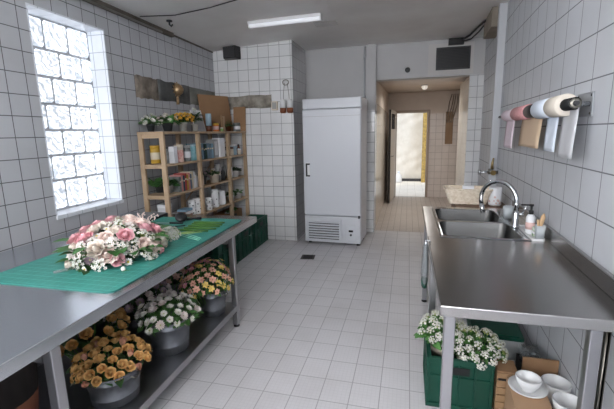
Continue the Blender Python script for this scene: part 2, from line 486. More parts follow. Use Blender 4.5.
# corridor
b = MB(); b.box(-.75, -.487, 6.15, 9.45, 0, 2.6); struct(b.build('wall_hall_left', 'tile_hall_side'))
b = MB(); b.box(-.49, -.482, 6.0, 9.36, 1.98, 2.5); struct(b.build('trim_9', 'plaster_warm'))
b = MB()
V = [b.v(p) for p in ((-.75, 6.0, 2.30), (1.5, 6.0, 2.30), (1.5, 9.45, 2.42), (-.75, 9.45, 2.42), (-.75, 6.0, 2.8), (1.5, 6.0, 2.8), (1.5, 9.45, 2.8), (-.75, 9.45, 2.8))]
for q in ((0, 1, 2, 3), (4, 7, 6, 5), (0, 4, 5, 1), (2, 6, 7, 3), (0, 3, 7, 4), (1, 5, 6, 2)): b.face([V[i] for i in q])
struct(b.build('ceiling_hall', 'plaster_hall_ceiling'))
DX0, DX1, DZ = -.275, .41, 1.96
b = MB(); b.box(-.75, DX0 - .06, 9.36, 9.5, 0, 2.6).box(DX1 + .05, 1.5, 9.36, 9.5, 1.93, 2.6).box(DX0 - .06, DX1 + .05, 9.36, 9.5, DZ + .06, 2.6)
struct(b.build('wall_hall_back', 'plaster_warm'))
b = MB(); b.box(DX1 + .05, 1.5, 9.355, 9.5, 0, 1.93); struct(b.build('trim_10', 'tile_hall'))
b = MB(); b.box(DX0 - .06, DX0, 9.31, 9.5, 0, DZ + .06).box(DX1, DX1 + .05, 9.31, 9.5, 0, DZ + .06).box(DX0, DX1, 9.31, 9.5, DZ, DZ + .06)
struct(b.build('trim_11', 'frame_paint', bevel=.006))
b = MB(); b.box(1.08, 1.25, 6.9, 9.4, 0, 2.6); struct(b.build('wall_hall_right', 'plaster_warm'))
b = MB(); b.box(.80, 1.12, 5.96, 6.95, 0, 2.29); struct(b.build('wall_stub', 'tile_hall_side'))
b = MB(); b.box(.80, 1.05, 5.915, 5.93, 0, 2.3); struct(b.build('trim_12', 'tile_back'))
# open door leaf against corridor's left wall
d = thing('door_1', 'open door folded back against the corridor wall beside the bright doorway', 'door', (DX0 - .035, 9.30, 0), radians(-94.5))
d['kind'] = 'structure'
b = MB(); b.box(0, .95, -.02, .02, .02, 1.60).box(0, .1, -.02, .02, 1.6, 2.0).box(.85, .95, -.02, .02, 1.6, 2.0).box(.1, .85, -.02, .02, 1.93, 2.0); b.build('door_leaf', 'door_paint', d)
b = MB(); b.box(.951, .957, -.021, .021, .02, 2.0); b.build('door_edge', 'door_edge', d)
b = MB()
for i in range(6): b.cyl((.16 + i * .125, 0, 1.6), (.16 + i * .125, 0, 1.93), .007, n=6)
for z in (1.7, 1.82): b.cyl((.1, 0, z), (.85, 0, z), .006, n=6)
b.build('grille', 'dark_grey', d)
b = MB(); b.cyl((.88, -.02, 1.03), (.88, .07, 1.03), .01, n=8); b.cyl((.88, .065, 1.03), (.78, .065, 1.03), .009, n=8); b.build('handle', 'dull_metal', d)
# courtyard outside
b = MB(); b.box(-3.5, 4.0, 9.42, 13.2, -.12, -.02); struct(b.build('ground_court', 'court_tile'))
b = MB()
random.seed(5)
def cw(u, v):
    return (-3.0 + 4.5 * u, 12.6 + .03 * sin(u * 61 + 3 * sin(v * 19)) * sin(v * 43 + u * 17), -.02 + 4.2 * v)
b.grid(cw, 60, 50)
struct(b.build('wall_court', 'court_wall', solid=.05))
b = MB(); b.box(-3, 1.5, 12.48, 12.56, -.02, .06); struct(b.build('baseboard_court', 'dark_grey'))
b = MB(); b.box(.41, .52, 12.2, 12.47, -.02, 3.2); struct(b.build('trim_13', 'yellow_post'))
b = MB(); b.box(.53, 2.2, 12.1, 12.47, -.02, 3.4); struct(b.build('wall_court_side', 'court_wall'))
t = thing('plastic_bottle', 'small white bottle on the courtyard paving seen through the door', 'bottle', (-.27, 12.2, -.02))
b = MB(); b.lathe([(0, 0), (.09, 0), (.1, .03), (.1, .2), (.05, .28), (.03, .3)], 14); b.build('body', 'white_plastic', t)
b = MB(); b.lathe([(.03, .3), (.034, .3), (.034, .34), (0, .345)], 12); b.build('cap', 'paper_blue', t)
# right wall
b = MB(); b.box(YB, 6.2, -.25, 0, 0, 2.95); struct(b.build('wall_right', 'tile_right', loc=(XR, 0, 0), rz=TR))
b = MB(); b.box(4.50, 4.58, 0, .075, .9, 2.80); struct(b.build('trim_14', 'pipe_white', loc=(XR, 0, 0), rz=TR, bevel=.006))
b = MB(); b.box(4.6, 5.18, 0, .13, 2.60, 2.80); struct(b.build('trim_15', 'duct_beige', loc=(XR, 0, 0), rz=TR, bevel=.004))
# rear wall behind the viewpoint with an added glowing window that lights the room
b = MB(); b.box(-2.9, -2.35, YB - .2, YB, 0, 2.9).box(.6, 1.3, YB - .2, YB, 0, 2.9).box(-2.35, .6, YB - .2, YB, 0, 1.45).box(-2.35, .6, YB - .2, YB, 2.6, 2.9)
struct(b.build('wall_rear', 'plaster_grey'))
w = struct(bpy.data.objects.new('added_window_2', None)); COL.objects.link(w)
b = MB(); b.box(-2.33, .58, YB - .12, YB - .10, 1.47, 2.58); b.build('fill_pane', 'rear_fill', w)
b = MB()
for x in (-2.35, -1.38, -.41, .56): b.box(x, x + .04, YB - .1, YB - .05, 1.45, 2.6)
for z in (1.45, 2.56): b.box(-2.35, .6, YB - .1, YB - .05, z, z + .04)
b.build('added_frame', 'frame_paint', w)
# ------------------------------------------------------------------ ceiling & wall fixtures
t = thing('ceiling_light', 'white fluorescent batten light on the grey ceiling', 'ceiling light', (-1.34, 4.24, 2.775), radians(-2.5))
b = MB(); b.box(-.42, .42, -.045, .045, -.02, .012); b.build('base', 'white_plastic', t, bevel=.004)
b = MB()
b.grid(lambda u, v: (-.405 + .81 * u, -.032 * cos(pi * v), -.02 - .035 * sin(pi * v)), 1, 10); b.build('diffuser', 'lamp_plastic', t)
b = MB(); b.box(-.42, -.405, -.036, .036, -.056, .0); b.build('end_cap', 'white_plastic', t, bevel=.004)
b = MB(); b.box(.405, .42, -.036, .036, -.056, 0); b.build('end_cap', 'white_plastic', t, bevel=.004)
b = MB(); b.box(-1.09, -.83, 4.52, 4.72, 2.786, 2.792); struct(b.build('trim_16', 'plaster_patch'))
# cracked seam + cable on ceiling, dangling bit
b = MB(); b.tube([(-2.6, 3.5, 2.722), (-2.3, 3.64, 2.742), (-1.9, 3.62, 2.768), (-1.5, 3.52, 2.785), (-.9, 3.36, 2.786)], .005, 6)
tag(b.build('ceiling_cable', 'dark_grey'), 'thin dark cable stapled across the ceiling near the left wall', 'cable')
t = thing('ceiling_hook', 'small dark hook bracket on the ceiling above the shelves', 'hook', (-2.44, 3.75, 2.735))
b = MB(); b.lathe([(0, 0), (.03, 0), (.03, -.012), (0, -.012)], 12); b.build('base', 'dark_grey', t)
b = MB(); b.tube([(0, 0, -.01), (0, 0, -.04), (.02, 0, -.06), (.03, .01, -.04)], .009, 6); b.build('hook', 'dark_grey', t)
t = thing('ceiling_rose', 'small grey fitting on the ceiling edge in the foreground', 'ceiling fitting', (-1.75, 3.02, 2.778))
b = MB(); b.lathe([(0, .0), (.05, 0), (.055, -.02), (.02, -.035), (0, -.035)], 14); b.build('body', 'ceramic_grey', t)
t = thing('loudspeaker', 'black box speaker high on the tiled back wall', 'speaker', (-2.41, YP - .07, 2.67), 0)
b = MB(); b.prism([(-.12, .06), (.12, .06), (.095, -.075), (-.085, -.075)], -.085, .085); b.build('cabinet', 'black_plastic', t, bevel=.006)
b = MB(); b.box(-.075, .085, -.082, -.075, -.07, .07); b.build('grille', 'dark_grey', t)
b = MB(); b.box(-.03, .03, .05, .07, -.03, .03); b.build('bracket', 'dark_grey', t)
# lintel: ventilation screen, black hole pipe, cable box
t = thing('vent_screen', 'dark framed ventilation screen on the beam above the corridor', 'vent', (.57, 5.95, 2.535))
b = MB(); b.box(-.225, .225, -.03, 0, .132, .15).box(-.225, .225, -.03, 0, -.15, -.132).box(-.225, -.205, -.03, 0, -.132, .132).box(.205, .225, -.03, 0, -.132, .132); b.build('frame', 'dark_grey', t, bevel=.003)
b = MB(); b.box(-.205, .205, -.01, -.002, -.135, .135)
for i in range(13): b.box(-.205, .205, -.018, -.012, -.128 + i * .02, -.12 + i * .02)
b.build('screen', 'black_plastic', t)
b = MB(); b.box(.24, .84, 5.944, 5.951, 2.32, 2.74); struct(b.build('trim_17', 'plaster_patch'))
t = thing('junction_box', 'black cable box tucked under the ceiling above the vent screen', 'box', (.60, 5.93, 2.745))
b = MB(); b.box(-.1, .1, -.04, .02, -.04, .045); b.build('body', 'black_plastic', t, bevel=.004)
b = MB()
b.tube([(.08, -.03, .02), (.14, -.25, .02), (.18, -.6, .03), (.22, -.9, .03)], .014, 6); b.tube([(.08, -.02, .0), (.16, -.2, -.02), (.21, -.5, .0), (.235, -.8, .02)], .01, 6); b.build('cable', 'rubber', t)
b = MB(); b.lathe([(.028, 0), (.036, 0), (.036, .03), (.028, .03), (.028, 0)], 16, M=Matrix.Translation((-.04, 5.95, 2.415)) @ Matrix.Rotation(pi / 2, 4, 'X'))
b.use(1); b.lathe([(0, .004), (.029, .004)], 16, M=Matrix.Translation((-.04, 5.95, 2.415)) @ Matrix.Rotation(pi / 2, 4, 'X'))
tag(b.build('vent_pipe', ['dark_grey', 'black_plastic']), 'small round black pipe opening in the beam above the corridor', 'pipe')
t = thing('ceiling_lamp', 'small white lamp on the corridor ceiling', 'ceiling lamp', (.25, 7.3, 2.34))
b = MB(); b.lathe([(0, .02), (.06, .02), (.06, -.01), (0, -.01)], 16); b.build('base', 'ceramic_grey', t)
b = MB(); b.lathe([(.05, -.01), (.055, -.04), (.035, -.07), (0, -.08)], 16); b.build('bulb', 'hall_bulb', t)
pl_ = bpy.data.lights.new('hall_fill', 'AREA'); pl_.energy = HALL_FILL; pl_.color = (1.0, .97, .93); pl_.shape = 'DISK'; pl_.size = .09; pl_.spread = radians(175)  # added fill light for the corridor, the lamp above is unlit
po = bpy.data.objects.new('hall_fill', pl_); COL.objects.link(po); po.location = (.25, 7.3, 2.255)
t = thing('switch_board', 'brown wooden board with old wiring high on the corridor end wall', 'board', (.93, 9.34, 1.62))
b = MB(); b.box(-.13, .03, -.02, .0, -.38, .34); b.build('panel', 'hall_board', t, bevel=.004)
b = MB()
random.seed(3)
for i in range(4): b.tube([(-.11 + .035 * i, -.02, .1), (-.1 + .05 * i, -.04, .3), (-.05 + .05 * i + random.uniform(-.03, .03), -.03, .55), (-.02 + .04 * i, -.03, .72)], .01, 6)
b.build('cable', 'bare_left', t)
# straw rosette ornament on the patch
t = thing('wall_ornament', 'bronze rosette ornament hanging by a cord on the bare wall patch', 'ornament', (left_x(4.14) + .03, 4.14, 2.09), 0)
b = MB(); M = Matrix.Rotation(pi / 2, 4, 'Y')
b.lathe([(0, .075), (.03, .07), (.055, .05), (.068, .02), (.07, 0), (0, -.01)], 20, M=M)
for k in range(12):
    a = 2 * pi * k / 12; b.cyl((.004, .07 * cos(a), .07 * sin(a)), (.002, .098 * cos(a), .088 * sin(a)), .012, .004, 6)
b.build('rosette', 'straw', t)
b = MB(); b.tube([(0, 0, .08), (-.01, 0, .2), (-.018, 0, .46)], .004, 6); b.build('cord', 'pipe_white', t)
b = MB(); b.cyl((.0, 0, -.08), (.0, 0, -.17), .014, .02, 8); b.build('tassel', 'straw', t)
# hanger with two dispensers on the pier, small box
t = thing('hanging_dispenser', 'pair of white and amber hanging bottles on a wire hook', 'dispenser', (-1.635, YP - .05, 2.235))
b = MB(); b.lathe([(.035, 0), (.04, .008), (.035, .016), (.03, .008), (.035, 0)], 16, M=Matrix.Rotation(pi / 2, 4, 'X'), sx=1.2)
for s in (-1, 1): b.tube([(s * .02, 0, -.01), (s * .035, 0, -.12), (s * .045, 0, -.26)], .004, 6)
b.build('hook', 'dull_metal', t)
for s in (-1, 1):
    b = MB(); b.lathe([(0, -.335), (.04, -.335), (.042, -.25), (.03, -.22), (0, -.215)], 16, c=(s * .05, 0, 0)); bb = b.build('bottle', 'white_plastic', t)
    b = MB(); b.lathe([(0, -.405), (.032, -.405), (.043, -.39), (.043, -.335), (0, -.335)], 16, c=(s * .05, 0, 0)); b.build('amber_base', 'terracotta', t)
t = thing('wall_socket', 'small beige junction box on the tiled back wall', 'socket', (-1.815, YP, 1.935))
b = MB(); b.box(-.045, .045, -.045, 0, -.06, .06); b.build('box', 'ceramic_cream', t, bevel=.006)
b = MB(); b.box(-.03, .03, -.048, -.045, -.045, .045); b.build('cover', 'ceramic_grey', t)
# floor drain
t = thing('floor_drain', 'dark square drain grate in the tiled floor', 'drain', (-1.2, 4.49, 0), radians(6))
b = MB(); b.box(-.085, .085, -.085, .085, .0, .004); b.build('plate', 'drain_metal', t)
b = MB()
for i in range(5): b.box(-.06, .06, -.062 + i * .028, -.05 + i * .028, .004, .007)
b.build('grate', 'rubber', t)
# ------------------------------------------------------------------ fridge
def fridge():
    t = thing('upright_fridge', 'tall white single door commercial fridge against the grey wall', 'fridge', (-.995, 5.06, 0), radians(-3))
    W = .40
    b = MB(); b.box(-W, W, .05, .48, .06, 2.0); b.build('body', 'fridge_white', t, bevel=.008)
    b = MB(); b.box(-W + .005, W - .005, .0, .05, 1.865, 1.998); b.build('header_panel', 'fridge_white', t, bevel=.01)
    d = MB(); d.box(-W + .003, W - .003, -.012, .048, .43, 1.858); d = d.build('door', 'fridge_white', t, bevel=.012)
    b = MB(); b.box(-W + .012, W - .012, -.0135, -.011, 1.765, 1.769); b.build('seam', 'ceramic_grey', d)
    b = MB(); b.box(-W + .035, -W + .095, -.018, -.011, .955, 1.155); b.build('handle_recess', 'white_plastic', d, bevel=.004)
    b = MB(); b.box(-W + .045, -W + .062, -.04, -.016, .965, 1.145).box(-W + .062, -W + .10, -.034, -.016, .965, .985).box(-W + .062, -W + .10, -.034, -.016, 1.125, 1.145); b.build('handle', 'black_plastic', d, bevel=.003)
    b = MB(); b.box(W - .035, W - .01, -.016, -.005, .40, .44); b.build('hinge', 'black_plastic', t)
    b = MB(); b.box(-W + .003, W - .003, .0, .05, .04, .415); b.build('lower_panel', 'fridge_white', t, bevel=.008)
    g = MB(); g.box(-W + .03, .13, -.012, .0, .07, .39); g = g.build('grille', 'fridge_white', t, bevel=.006)
    for i in range(7):
        b = MB(); z = .105 + i * .036
        M = Matrix.Translation((-W + .065, -.014, z)) @ Matrix.Rotation(radians(28), 4, 'X')
        b.box(0, .435, -.010, .004, 0, .019, M); b.build('louvre', 'fridge_white', g, bevel=.003)
        b = MB(); b.box(-W + .065, .10, -.0135, -.0118, z - .017, z - .001); b.build('slot', 'dark_grey', g)
    p = MB(); p.box(.20, .32, -.006, 0, .09, .30); p = p.build('control_panel', 'fridge_grille', t, bevel=.003)
    b = MB(); b.box(.235, .295, -.011, -.006, .205, .232); b.build('display', 'black_plastic', p)
    b = MB(); b.lathe([(0, 0), (.014, 0), (.015, .01), (.01, .018), (0, .018)], 14, M=Matrix.Translation((.265, -.006, .165)) @ Matrix.Rotation(pi / 2, 4, 'X')); b.build('knob', 'dark_grey', p)
    b = MB()
    for x in (-W + .05, W - .05):
        for y in (.09, .42): b.lathe([(0, 0), (.025, 0), (.022, .05), (0, .06)], 12, c=(x, y, 0))
    b.build('feet', 'rubber', t)
fridge()
# ------------------------------------------------------------------ steel tables
def rrect(x0, x1, y0, y1, r, n=5):
    P = []
    for cx, cy, a in ((x1 - r, y1 - r, 0), (x0 + r, y1 - r, 90), (x0 + r, y0 + r, 180), (x1 - r, y0 + r, 270)):
        for i in range(n + 1):
            A = radians(a + 90 * i / n); P.append((cx + r * cos(A), cy + r * sin(A)))
    return P
TZ = .82
FT = -1.268
def work_table():
    t = thing('work_table', 'long stainless steel work table under the window with a lower shelf', 'table', (FT, 0, 0), radians(.85))
    Y1 = 3.15; Y0 = -.9; D = 1.36
    b = MB(); b.box(-D + .065, 0, Y0, Y1, TZ - .055, TZ); b.build('tabletop', 'steel_table', t, bevel=.005)
    b = MB(); b.box(-.86, -.012, Y0 + .2, 2.70, .155, .185); b.box(-.03, -.006, Y0 + .2, 2.70, .14, .187); b.build('lower_shelf', 'steel_leg', t, bevel=.003)
    for y in (1.04, 2.66, -.6):
        for x in (-.025, -.82):
            b = MB(); b.box(x - .022, x + .022, y - .022, y + .022, .02, TZ - .055); lg = b.build('leg', 'steel_leg', t, bevel=.004)
            b = MB(); b.lathe([(0, 0), (.024, 0), (.024, .01), (.012, .03), (0, .03)], 12, c=(x, y, 0)); b.build('foot', 'rubber', lg)
    for yy in (2.645, 1.025):
        b = MB(); b.box(-.80, -.06, yy, yy + .03, .70, .76); b.build('cross_rail', 'steel_leg', t)
    b = MB(); b.box(-.85, -.82, Y0 + .3, Y1 - .2, .70, .75); b.build('rear_rail', 'steel_leg', t)
work_table()
CT = .88
SX0, SX1, SY0, SY1 = .215, .735, 2.49, 3.45
def counter():
    t = thing('sink_counter', 'stainless steel sink counter with upstand along the right tiled wall', 'counter', (0, 0, 0))
    X0, Y0, Y1 = .137, 1.467, 3.53
    def bx(y): return right_x(y) - .004
    o = MB()
    # top: prisms around the sink opening
    th = .045
    o.prism([(X0, Y0), (bx(Y0), Y0), (bx(SY0), SY0), (X0, SY0)], CT - th, CT)
    o.prism([(X0, SY0), (SX0, SY0), (SX0, SY1), (X0, SY1)], CT - th, CT)
    o.prism([(SX1, SY0), (bx(SY0), SY0), (bx(SY1), SY1), (SX1, SY1)], CT - th, CT)
    o.prism([(X0, SY1), (bx(SY1), SY1), (bx(Y1), Y1), (X0, Y1)], CT - th, CT)
    bmesh.ops.remove_doubles(o.b, verts=o.b.verts, dist=1e-5)
    seen = {}
    for f in list(o.b.faces):
        k = tuple(sorted(v.index for v in f.verts)) if False else frozenset(f.verts)
        seen.setdefault(k, []).append(f)
    o.b.faces.ensure_lookup_table()
    kill = [f for fs in seen.values() if len(fs) > 1 for f in fs]
    if kill: bmesh.ops.delete(o.b, geom=kill, context='FACES_ONLY')
    o.build('worktop', 'steel_counter', t, bevel=.004)
    o = MB(); o.prism([(bx(Y0) - .022, Y0), (bx(Y0), Y0), (bx(Y1), Y1), (bx(Y1) - .022, Y1)], CT, CT + .082)
    o.build('upstand', 'steel_counter', t, bevel=.004)
    # double sink
    s = MB()
    def rr_ring(x0, x1, y0, y1, r, z): return [s.v((x, y, z)) for x, y in rrect(x0, x1, y0, y1, r)]
    mid = 2.955
    rim_o = MB()
    for y0, y1 in ((SY0 + .022, mid - .016), (mid + .016, SY1 - .022)):
        A = rr_ring(SX0 + .02, SX1 - .035, y0, y1, .05, CT + .004); B = rr_ring(SX0 + .024, SX1 - .039, y0 + .004, y1 - .004, .05, CT - .004)
        C = rr_ring(SX0 + .034, SX1 - .049, y0 + .012, y1 - .012, .055, CT - .17); D = rr_ring(SX0 + .075, SX1 - .09, y0 + .05, y1 - .05, .05, CT - .195)
        s.bridge(A, B); s.bridge(B, C); s.bridge(C, D); s.face(D)
    bowl = s.build('sink_bowl', 'steel_sink', t)
    # rim plate with two rounded holes
    s = MB()
    N = 8
    def ringpts(x0, x1, y0, y1, r): return rrect(x0, x1, y0, y1, r)
    for y0, y1, Y_0, Y_1 in ((SY0 + .022, mid - .016, SY0, mid), (mid + .016, SY1 - .022, mid, SY1)):
        inn = ringpts(SX0 + .02, SX1 - .035, y0, y1, .05); out = []
        for x, y in inn:
            cx, cy = (SX0 + SX1) / 2, (Y_0 + Y_1) / 2
            out.append((min(max((x - cx) * 1.6 + cx, SX0), SX1), min(max((y - cy) * 1.6 + cy, Y_0), Y_1)))
        A = [s.v((x, y, CT + .004)) for x, y in inn]; B = [s.v((x, y, CT + .004)) for x, y in out]; Cc = [s.v((x, y, CT - .002)) for x, y in out]
        s.bridge(A, B); s.bridge(B, Cc)
    s.build('sink_rim', 'chrome', t)
    for yy in (2.72, 3.2):
        b = MB(); b.lathe([(0, CT - .197), (.035, CT - .195), (.04, CT - .192), (.03, CT - .19), (0, CT - .192)], 16, c=(.46, yy, 0)); b.build('drain', 'chrome', t)
    for x, y in ((.178, 1.52), (.178, 2.5), (.178, 3.46), (.70, 1.56), (.74, 3.46)):
        b = MB(); b.box(x - .021, x + .021, y - .021, y + .021, .02, CT - .045); lg = b.build('leg', 'steel_leg', t, bevel=.004)
        b = MB(); b.lathe([(0, 0), (.024, 0), (.024, .01), (.012, .03), (0, .03)], 12, c=(x, y, 0)); b.build('foot', 'rubber', lg)
        b = MB(); b.cyl((.748, 1.57, .03), (.748, 1.57, .835), .012, n=10); b.build('drain_pipe', 'dull_metal', t)
counter()
def faucet():
    t = thing('kitchen_faucet', 'tall chrome gooseneck tap standing behind the double sink', 'tap', (.722, 2.82, CT + .0045))
    b = MB(); b.lathe([(0, 0), (.028, 0), (.028, .012), (.02, .02), (.02, .10), (.015, .115), (0, .115)], 16); b.build('base', 'chrome', t)
    pts = [(0, 0, .1), (0, 0, .17)]
    R = .135
    ux, uy = -.72, .69
    for i in range(13):
        a = pi * i / 12 * 1.12
        pts.append((ux * (R - R * cos(a)) , uy * (R - R * cos(a)) , .17 + R * sin(a)))
    b = MB(); b.tube(pts, .0145, 12); b.build('spout', 'chrome', t)
    p = Vector(pts[-1]); q = Vector(pts[-2]); dd = (p - q).normalized()
    b = MB(); b.cyl(p - dd * .005, p + dd * .06, .017, .016, 14); b.build('spray_head', 'chrome', t)
    b = MB(); b.cyl((0, 0, .09), (.035, -.03, .10), .009, n=8); b.cyl((.03, -.026, .10), (.05, -.05, .16), .006, n=8); b.build('lever', 'chrome', t)
faucet()
# soap tray and things on it
t = thing('soap_tray', 'narrow white tray beside the sink holding soap and brushes', 'tray', (.776, 2.665, CT), radians(-2.2))
b = MB(); b.prism(rrect(-.035, .04, -.17, .2, .012), .0, .006); b.build('base', 'white_plastic', t)
b = MB()
P = rrect(-.035, .04, -.17, .2, .012); Q = rrect(-.031, .036, -.166, .196, .01)
A = [b.v((x, y, .004)) for x, y in P]; B = [b.v((x, y, .014)) for x, y in P]; C2 = [b.v((x, y, .014)) for x, y in Q]; D2 = [b.v((x, y, .004)) for x, y in Q]
b.bridge(A, B); b.bridge(B, C2); b.bridge(C2, D2); b.build('rim', 'white_plastic', t)
t = thing('soap_dispenser', 'white pump bottle with black nozzle on the soap tray', 'soap dispenser', (.768, 2.66, CT + .0065))
b = MB(); b.lathe([(0, 0), (.025, 0), (.027, .006), (.027, .105), (.018, .122), (.012, .126), (0, .126)], 18); b.build('bottle', 'soap_white', t)
b = MB(); b.lathe([(.0272, .03), (.0276, .03), (.0276, .075), (.0272, .075)], 18); b.build('label_band', 'red_label', t)
b = MB(); b.lathe([(0, .126), (.014, .126), (.014, .15), (.007, .153), (.007, .175), (.012, .178), (.012, .19), (0, .19)], 14); b.cyl((0, 0, .184), (-.055, .02, .182), .006, .005, 8); b.build('pump', 'black_plastic', t)
t = thing('sponge_pack', 'small green and white sponge packet on the soap tray', 'sponge', (.782, 2.585, CT + .0065))
b = MB(); b.box(-.018, .018, -.022, .022, 0, .06); b.build('packet', 'soap_green', t, bevel=.005)
b = MB(); b.box(-.019, .019, -.0225, .0225, .02, .035); b.build('label_band', 'soap_white', t)
t = thing('brush_cup', 'grey translucent square cup at the near end of the soap tray', 'cup', (.786, 2.528, CT + .0065))
b = MB(); A = [b.v((x * .8, y * .8, 0)) for x, y in rrect(-.026, .026, -.024, .024, .008)]; B = [b.v((x, y, .085)) for x, y in rrect(-.026, .026, -.024, .024, .008)]
C2 = [b.v((x * .92, y * .92, .085)) for x, y in rrect(-.026, .026, -.024, .024, .008)]; D2 = [b.v((x * .74, y * .74, .006)) for x, y in rrect(-.026, .026, -.024, .024, .008)]
b.face(list(reversed(A))); b.bridge(A, B); b.bridge(B, C2); b.bridge(C2, D2); b.face(D2); b.build('wall', 'milky_plastic', t)
t = thing('dish_brush', 'pale wooden dish brush standing in the grey cup', 'brush', (.786, 2.528, CT + .014))
b = MB(); b.tube([(-.004, 0, 0), (.0, .0, .06), (.006, .002, .10), (.012, .004, .13), (.016, .005, .15)], [.006, .006, .012, .013, .003], 10); b.build('handle', 'brush_wood', t)
b = MB(); b.tube([(-.008, .005, 0), (-.01, .006, .07), (-.013, .008, .11)], [.005, .006, .008], 8); b.build('bristle_head', 'brush_wood', t)
# clear glass/plastic jug + wet wipe packet near sink
t = thing('clear_cup', 'clear plastic beaker standing on the sink edge behind the tap', 'beaker', (.745, 3.12, CT + .0045))
b = MB(); b.lathe([(0, .0), (.03, 0), (.04, .09), (.037, .09), (.028, .006), (0, .006)], 18); b.build('wall', 'milky_plastic', t)
t = thing('dish_cloth', 'grey translucent plastic wrap draped over the sink edge', 'cloth', (.69, 2.955, CT))
b = MB(); b.grid(lambda u, v: (-.03 + .05 * v + .008 * sin(9 * u), .02 - .10 * v + .02 * u, .012 + .05 * (1 - u) * (1 - v) - .13 * max(0, u - .35) + .006 * sin(14 * v)), 10, 8); b.build('sheet', 'smoke_plastic', t)
t = thing('paper_towel_roll', 'white floral paper roll standing by the wall tap', 'kitchen roll', (.765, 3.70, CT))
b = MB(); b.lathe([(0, 0), (.052, 0), (.055, .008), (.055, .15), (.05, .16), (.018, .16), (.018, .14), (0, .14)], 22); b.build('roll', 'soap_white', t)
b = MB()
random.seed(9)
for k in range(9):
    a = random.uniform(3.4, 5.6); z = random.uniform(.02, .08); M = Matrix.Translation((.0555 * cos(a), .0555 * sin(a), z)) @ Matrix.Rotation(a, 4, 'Z') @ Matrix.Rotation(pi / 2, 4, 'Y')
    b.lathe([(0, .001), (random.uniform(.006, .013), .0)], 7, M=M)
b.build('print', 'red_label', t)
# small brown bench that carries basket and roll beyond the counter
t = thing('brown_side_table', 'low brown wooden stand at the far end of the sink counter', 'stand', (.64, 3.78, 0))
b = MB(); b.box(-.22, .22, -.22, .22, CT - .03, CT); b.build('top', 'bench_wood', t, bevel=.004)
for x in (-.19, .19):
    for y in (-.19, .19):
        b = MB(); b.box(x - .02, x + .02, y - .02, y + .02, 0, CT - .03); b.build('leg', 'bench_wood', t, bevel=.003)
def basket():
    t = thing('wicker_basket', 'pale woven wicker basket at the far end of the sink counter', 'basket', (.54, 3.77, CT + .001), radians(-2))
    o = MB()
    def prof(f): return (.155 + .045 * f, .09 + .035 * f)
    n = 40; H = .13; rows = 11
    def ring_(hx, hy, z, ph):
        P = []
        pts = rrect(-hx, hx, -hy, hy, .04, 9)
        return pts
    prev = None
    for k in range(rows + 1):
        f = k / rows; hx, hy = prof(f); z = H * f
        for sub in (0, 1):
            pts = rrect(-hx, hx, -hy, hy, .04, 9); m = len(pts); cur = []
            # resample perimeter for weave relief
            L = [0]
            for i in range(m): L.append(L[-1] + (Vector(pts[(i + 1) % m]) - Vector(pts[i])).length)
            N = 72
            for i in range(N):
                s_ = L[-1] * i / N; j = max(q for q in range(m) if L[q] <= s_ + 1e-9)
                a = Vector(pts[j]); c = Vector(pts[(j + 1) % m]); w_ = (s_ - L[j]) / max(L[j + 1] - L[j], 1e-6); p = a.lerp(c, w_)
                off = .004 * (1 if (i // 2 + k) % 2 else -1) * (1 if sub else .2)
                d_ = p.normalized(); p = p + d_ * off
                cur.append(o.v((p.x, p.y, z + (.006 if sub else 0))))
            if prev: o.bridge(prev, cur)
            prev = cur
    body = o.build('weave', 'wicker', t, solid=.006)
    b = MB(); b.prism(rrect(-.155, .155, -.09, .09, .04, 6), 0, .006); b.build('bottom', 'wicker', t)
    b = MB(); P = [(x, y, H + .006) for x, y in rrect(-.203, .203, -.128, .128, .045, 6)]; b.tube(P + [P[0]], .009, 8, caps=False); b.build('rim', 'wicker', t)
basket()
t = thing('paper_stack', 'folded white papers sticking out of the wicker basket', 'papers', (.55, 3.79, CT + .01), radians(-6))
b = MB(); b.box(-.05, .05, -.03, .03, .0, .15); b.build('sheet', 'paper', t, bevel=.004)
b = MB(); b.box(-.14, -.06, -.05, .05, .0, .10); b.build('leaflet', 'paper_cream', t, bevel=.003)
# wall tap
t = thing('wall_tap', 'old chrome and brass tap on a pipe above the counter end', 'tap', (right_x(4.42), 4.42, 1.10), TR)
b = MB(); b.cyl((0, 0.0, .0), (0, .09, .0), .018, n=10); b.cyl((0, .07, -.02), (0, .07, .035), .026, n=12); b.build('body', 'dull_metal', t)
b = MB(); b.cyl((0, .07, 0), (0, .185, .0), .013, n=10); b.cyl((.0, .18, -.025), (0, .18, .025), .017, n=10); b.build('spout', 'chrome', t)
b = MB(); b.cyl((-.05, .05, -.004), (-.01, .055, -.004), .026, n=10); b.build('valve', 'brass', t)
b = MB(); b.tube([(0, .06, .03), (0, .058, .10), (0, .05, .15)], [.017, .012, .008], 10); b.build('lever', 'brass', t)
# paper roll holder on right wall
t = thing('roll_holder', 'wall mounted metal bar holding paper rolls above the counter', 'holder', (XR, 0, 0), TR)
RZ = 1.66; RO = .09
b = MB(); b.box(2.13, 2.33, 0, .006, 1.60, 1.715); pl = b.build('plate', 'plate_metal', t, bevel=.003)
b = MB()
for x, z in ((2.15, 1.70), (2.31, 1.70), (2.15, 1.615), (2.31, 1.615)): b.lathe([(0, .003), (.006, .002), (.007, 0)], 8, M=Matrix.Translation((x, .006, z)) @ Matrix.Rotation(-pi / 2, 4, 'X'))
b.build('screw', 'dark_grey', pl)
b = MB(); b.cyl((2.06, RO, RZ), (4.0, RO, RZ), .011, n=10); b.build('bar', 'dark_grey', t)
b = MB(); b.cyl((2.16, .0, RZ), (2.16, RO, RZ), .012, n=10); b.cyl((3.98, .0, RZ), (3.98, RO, RZ), .012, n=10); b.lathe([(0, 0), (.03, 0), (.03, .008), (0, .01)], 12, M=Matrix.Translation((3.98, 0, RZ)) @ Matrix.Rotation(-pi / 2, 4, 'X')); b.build('bracket', 'chrome', t)
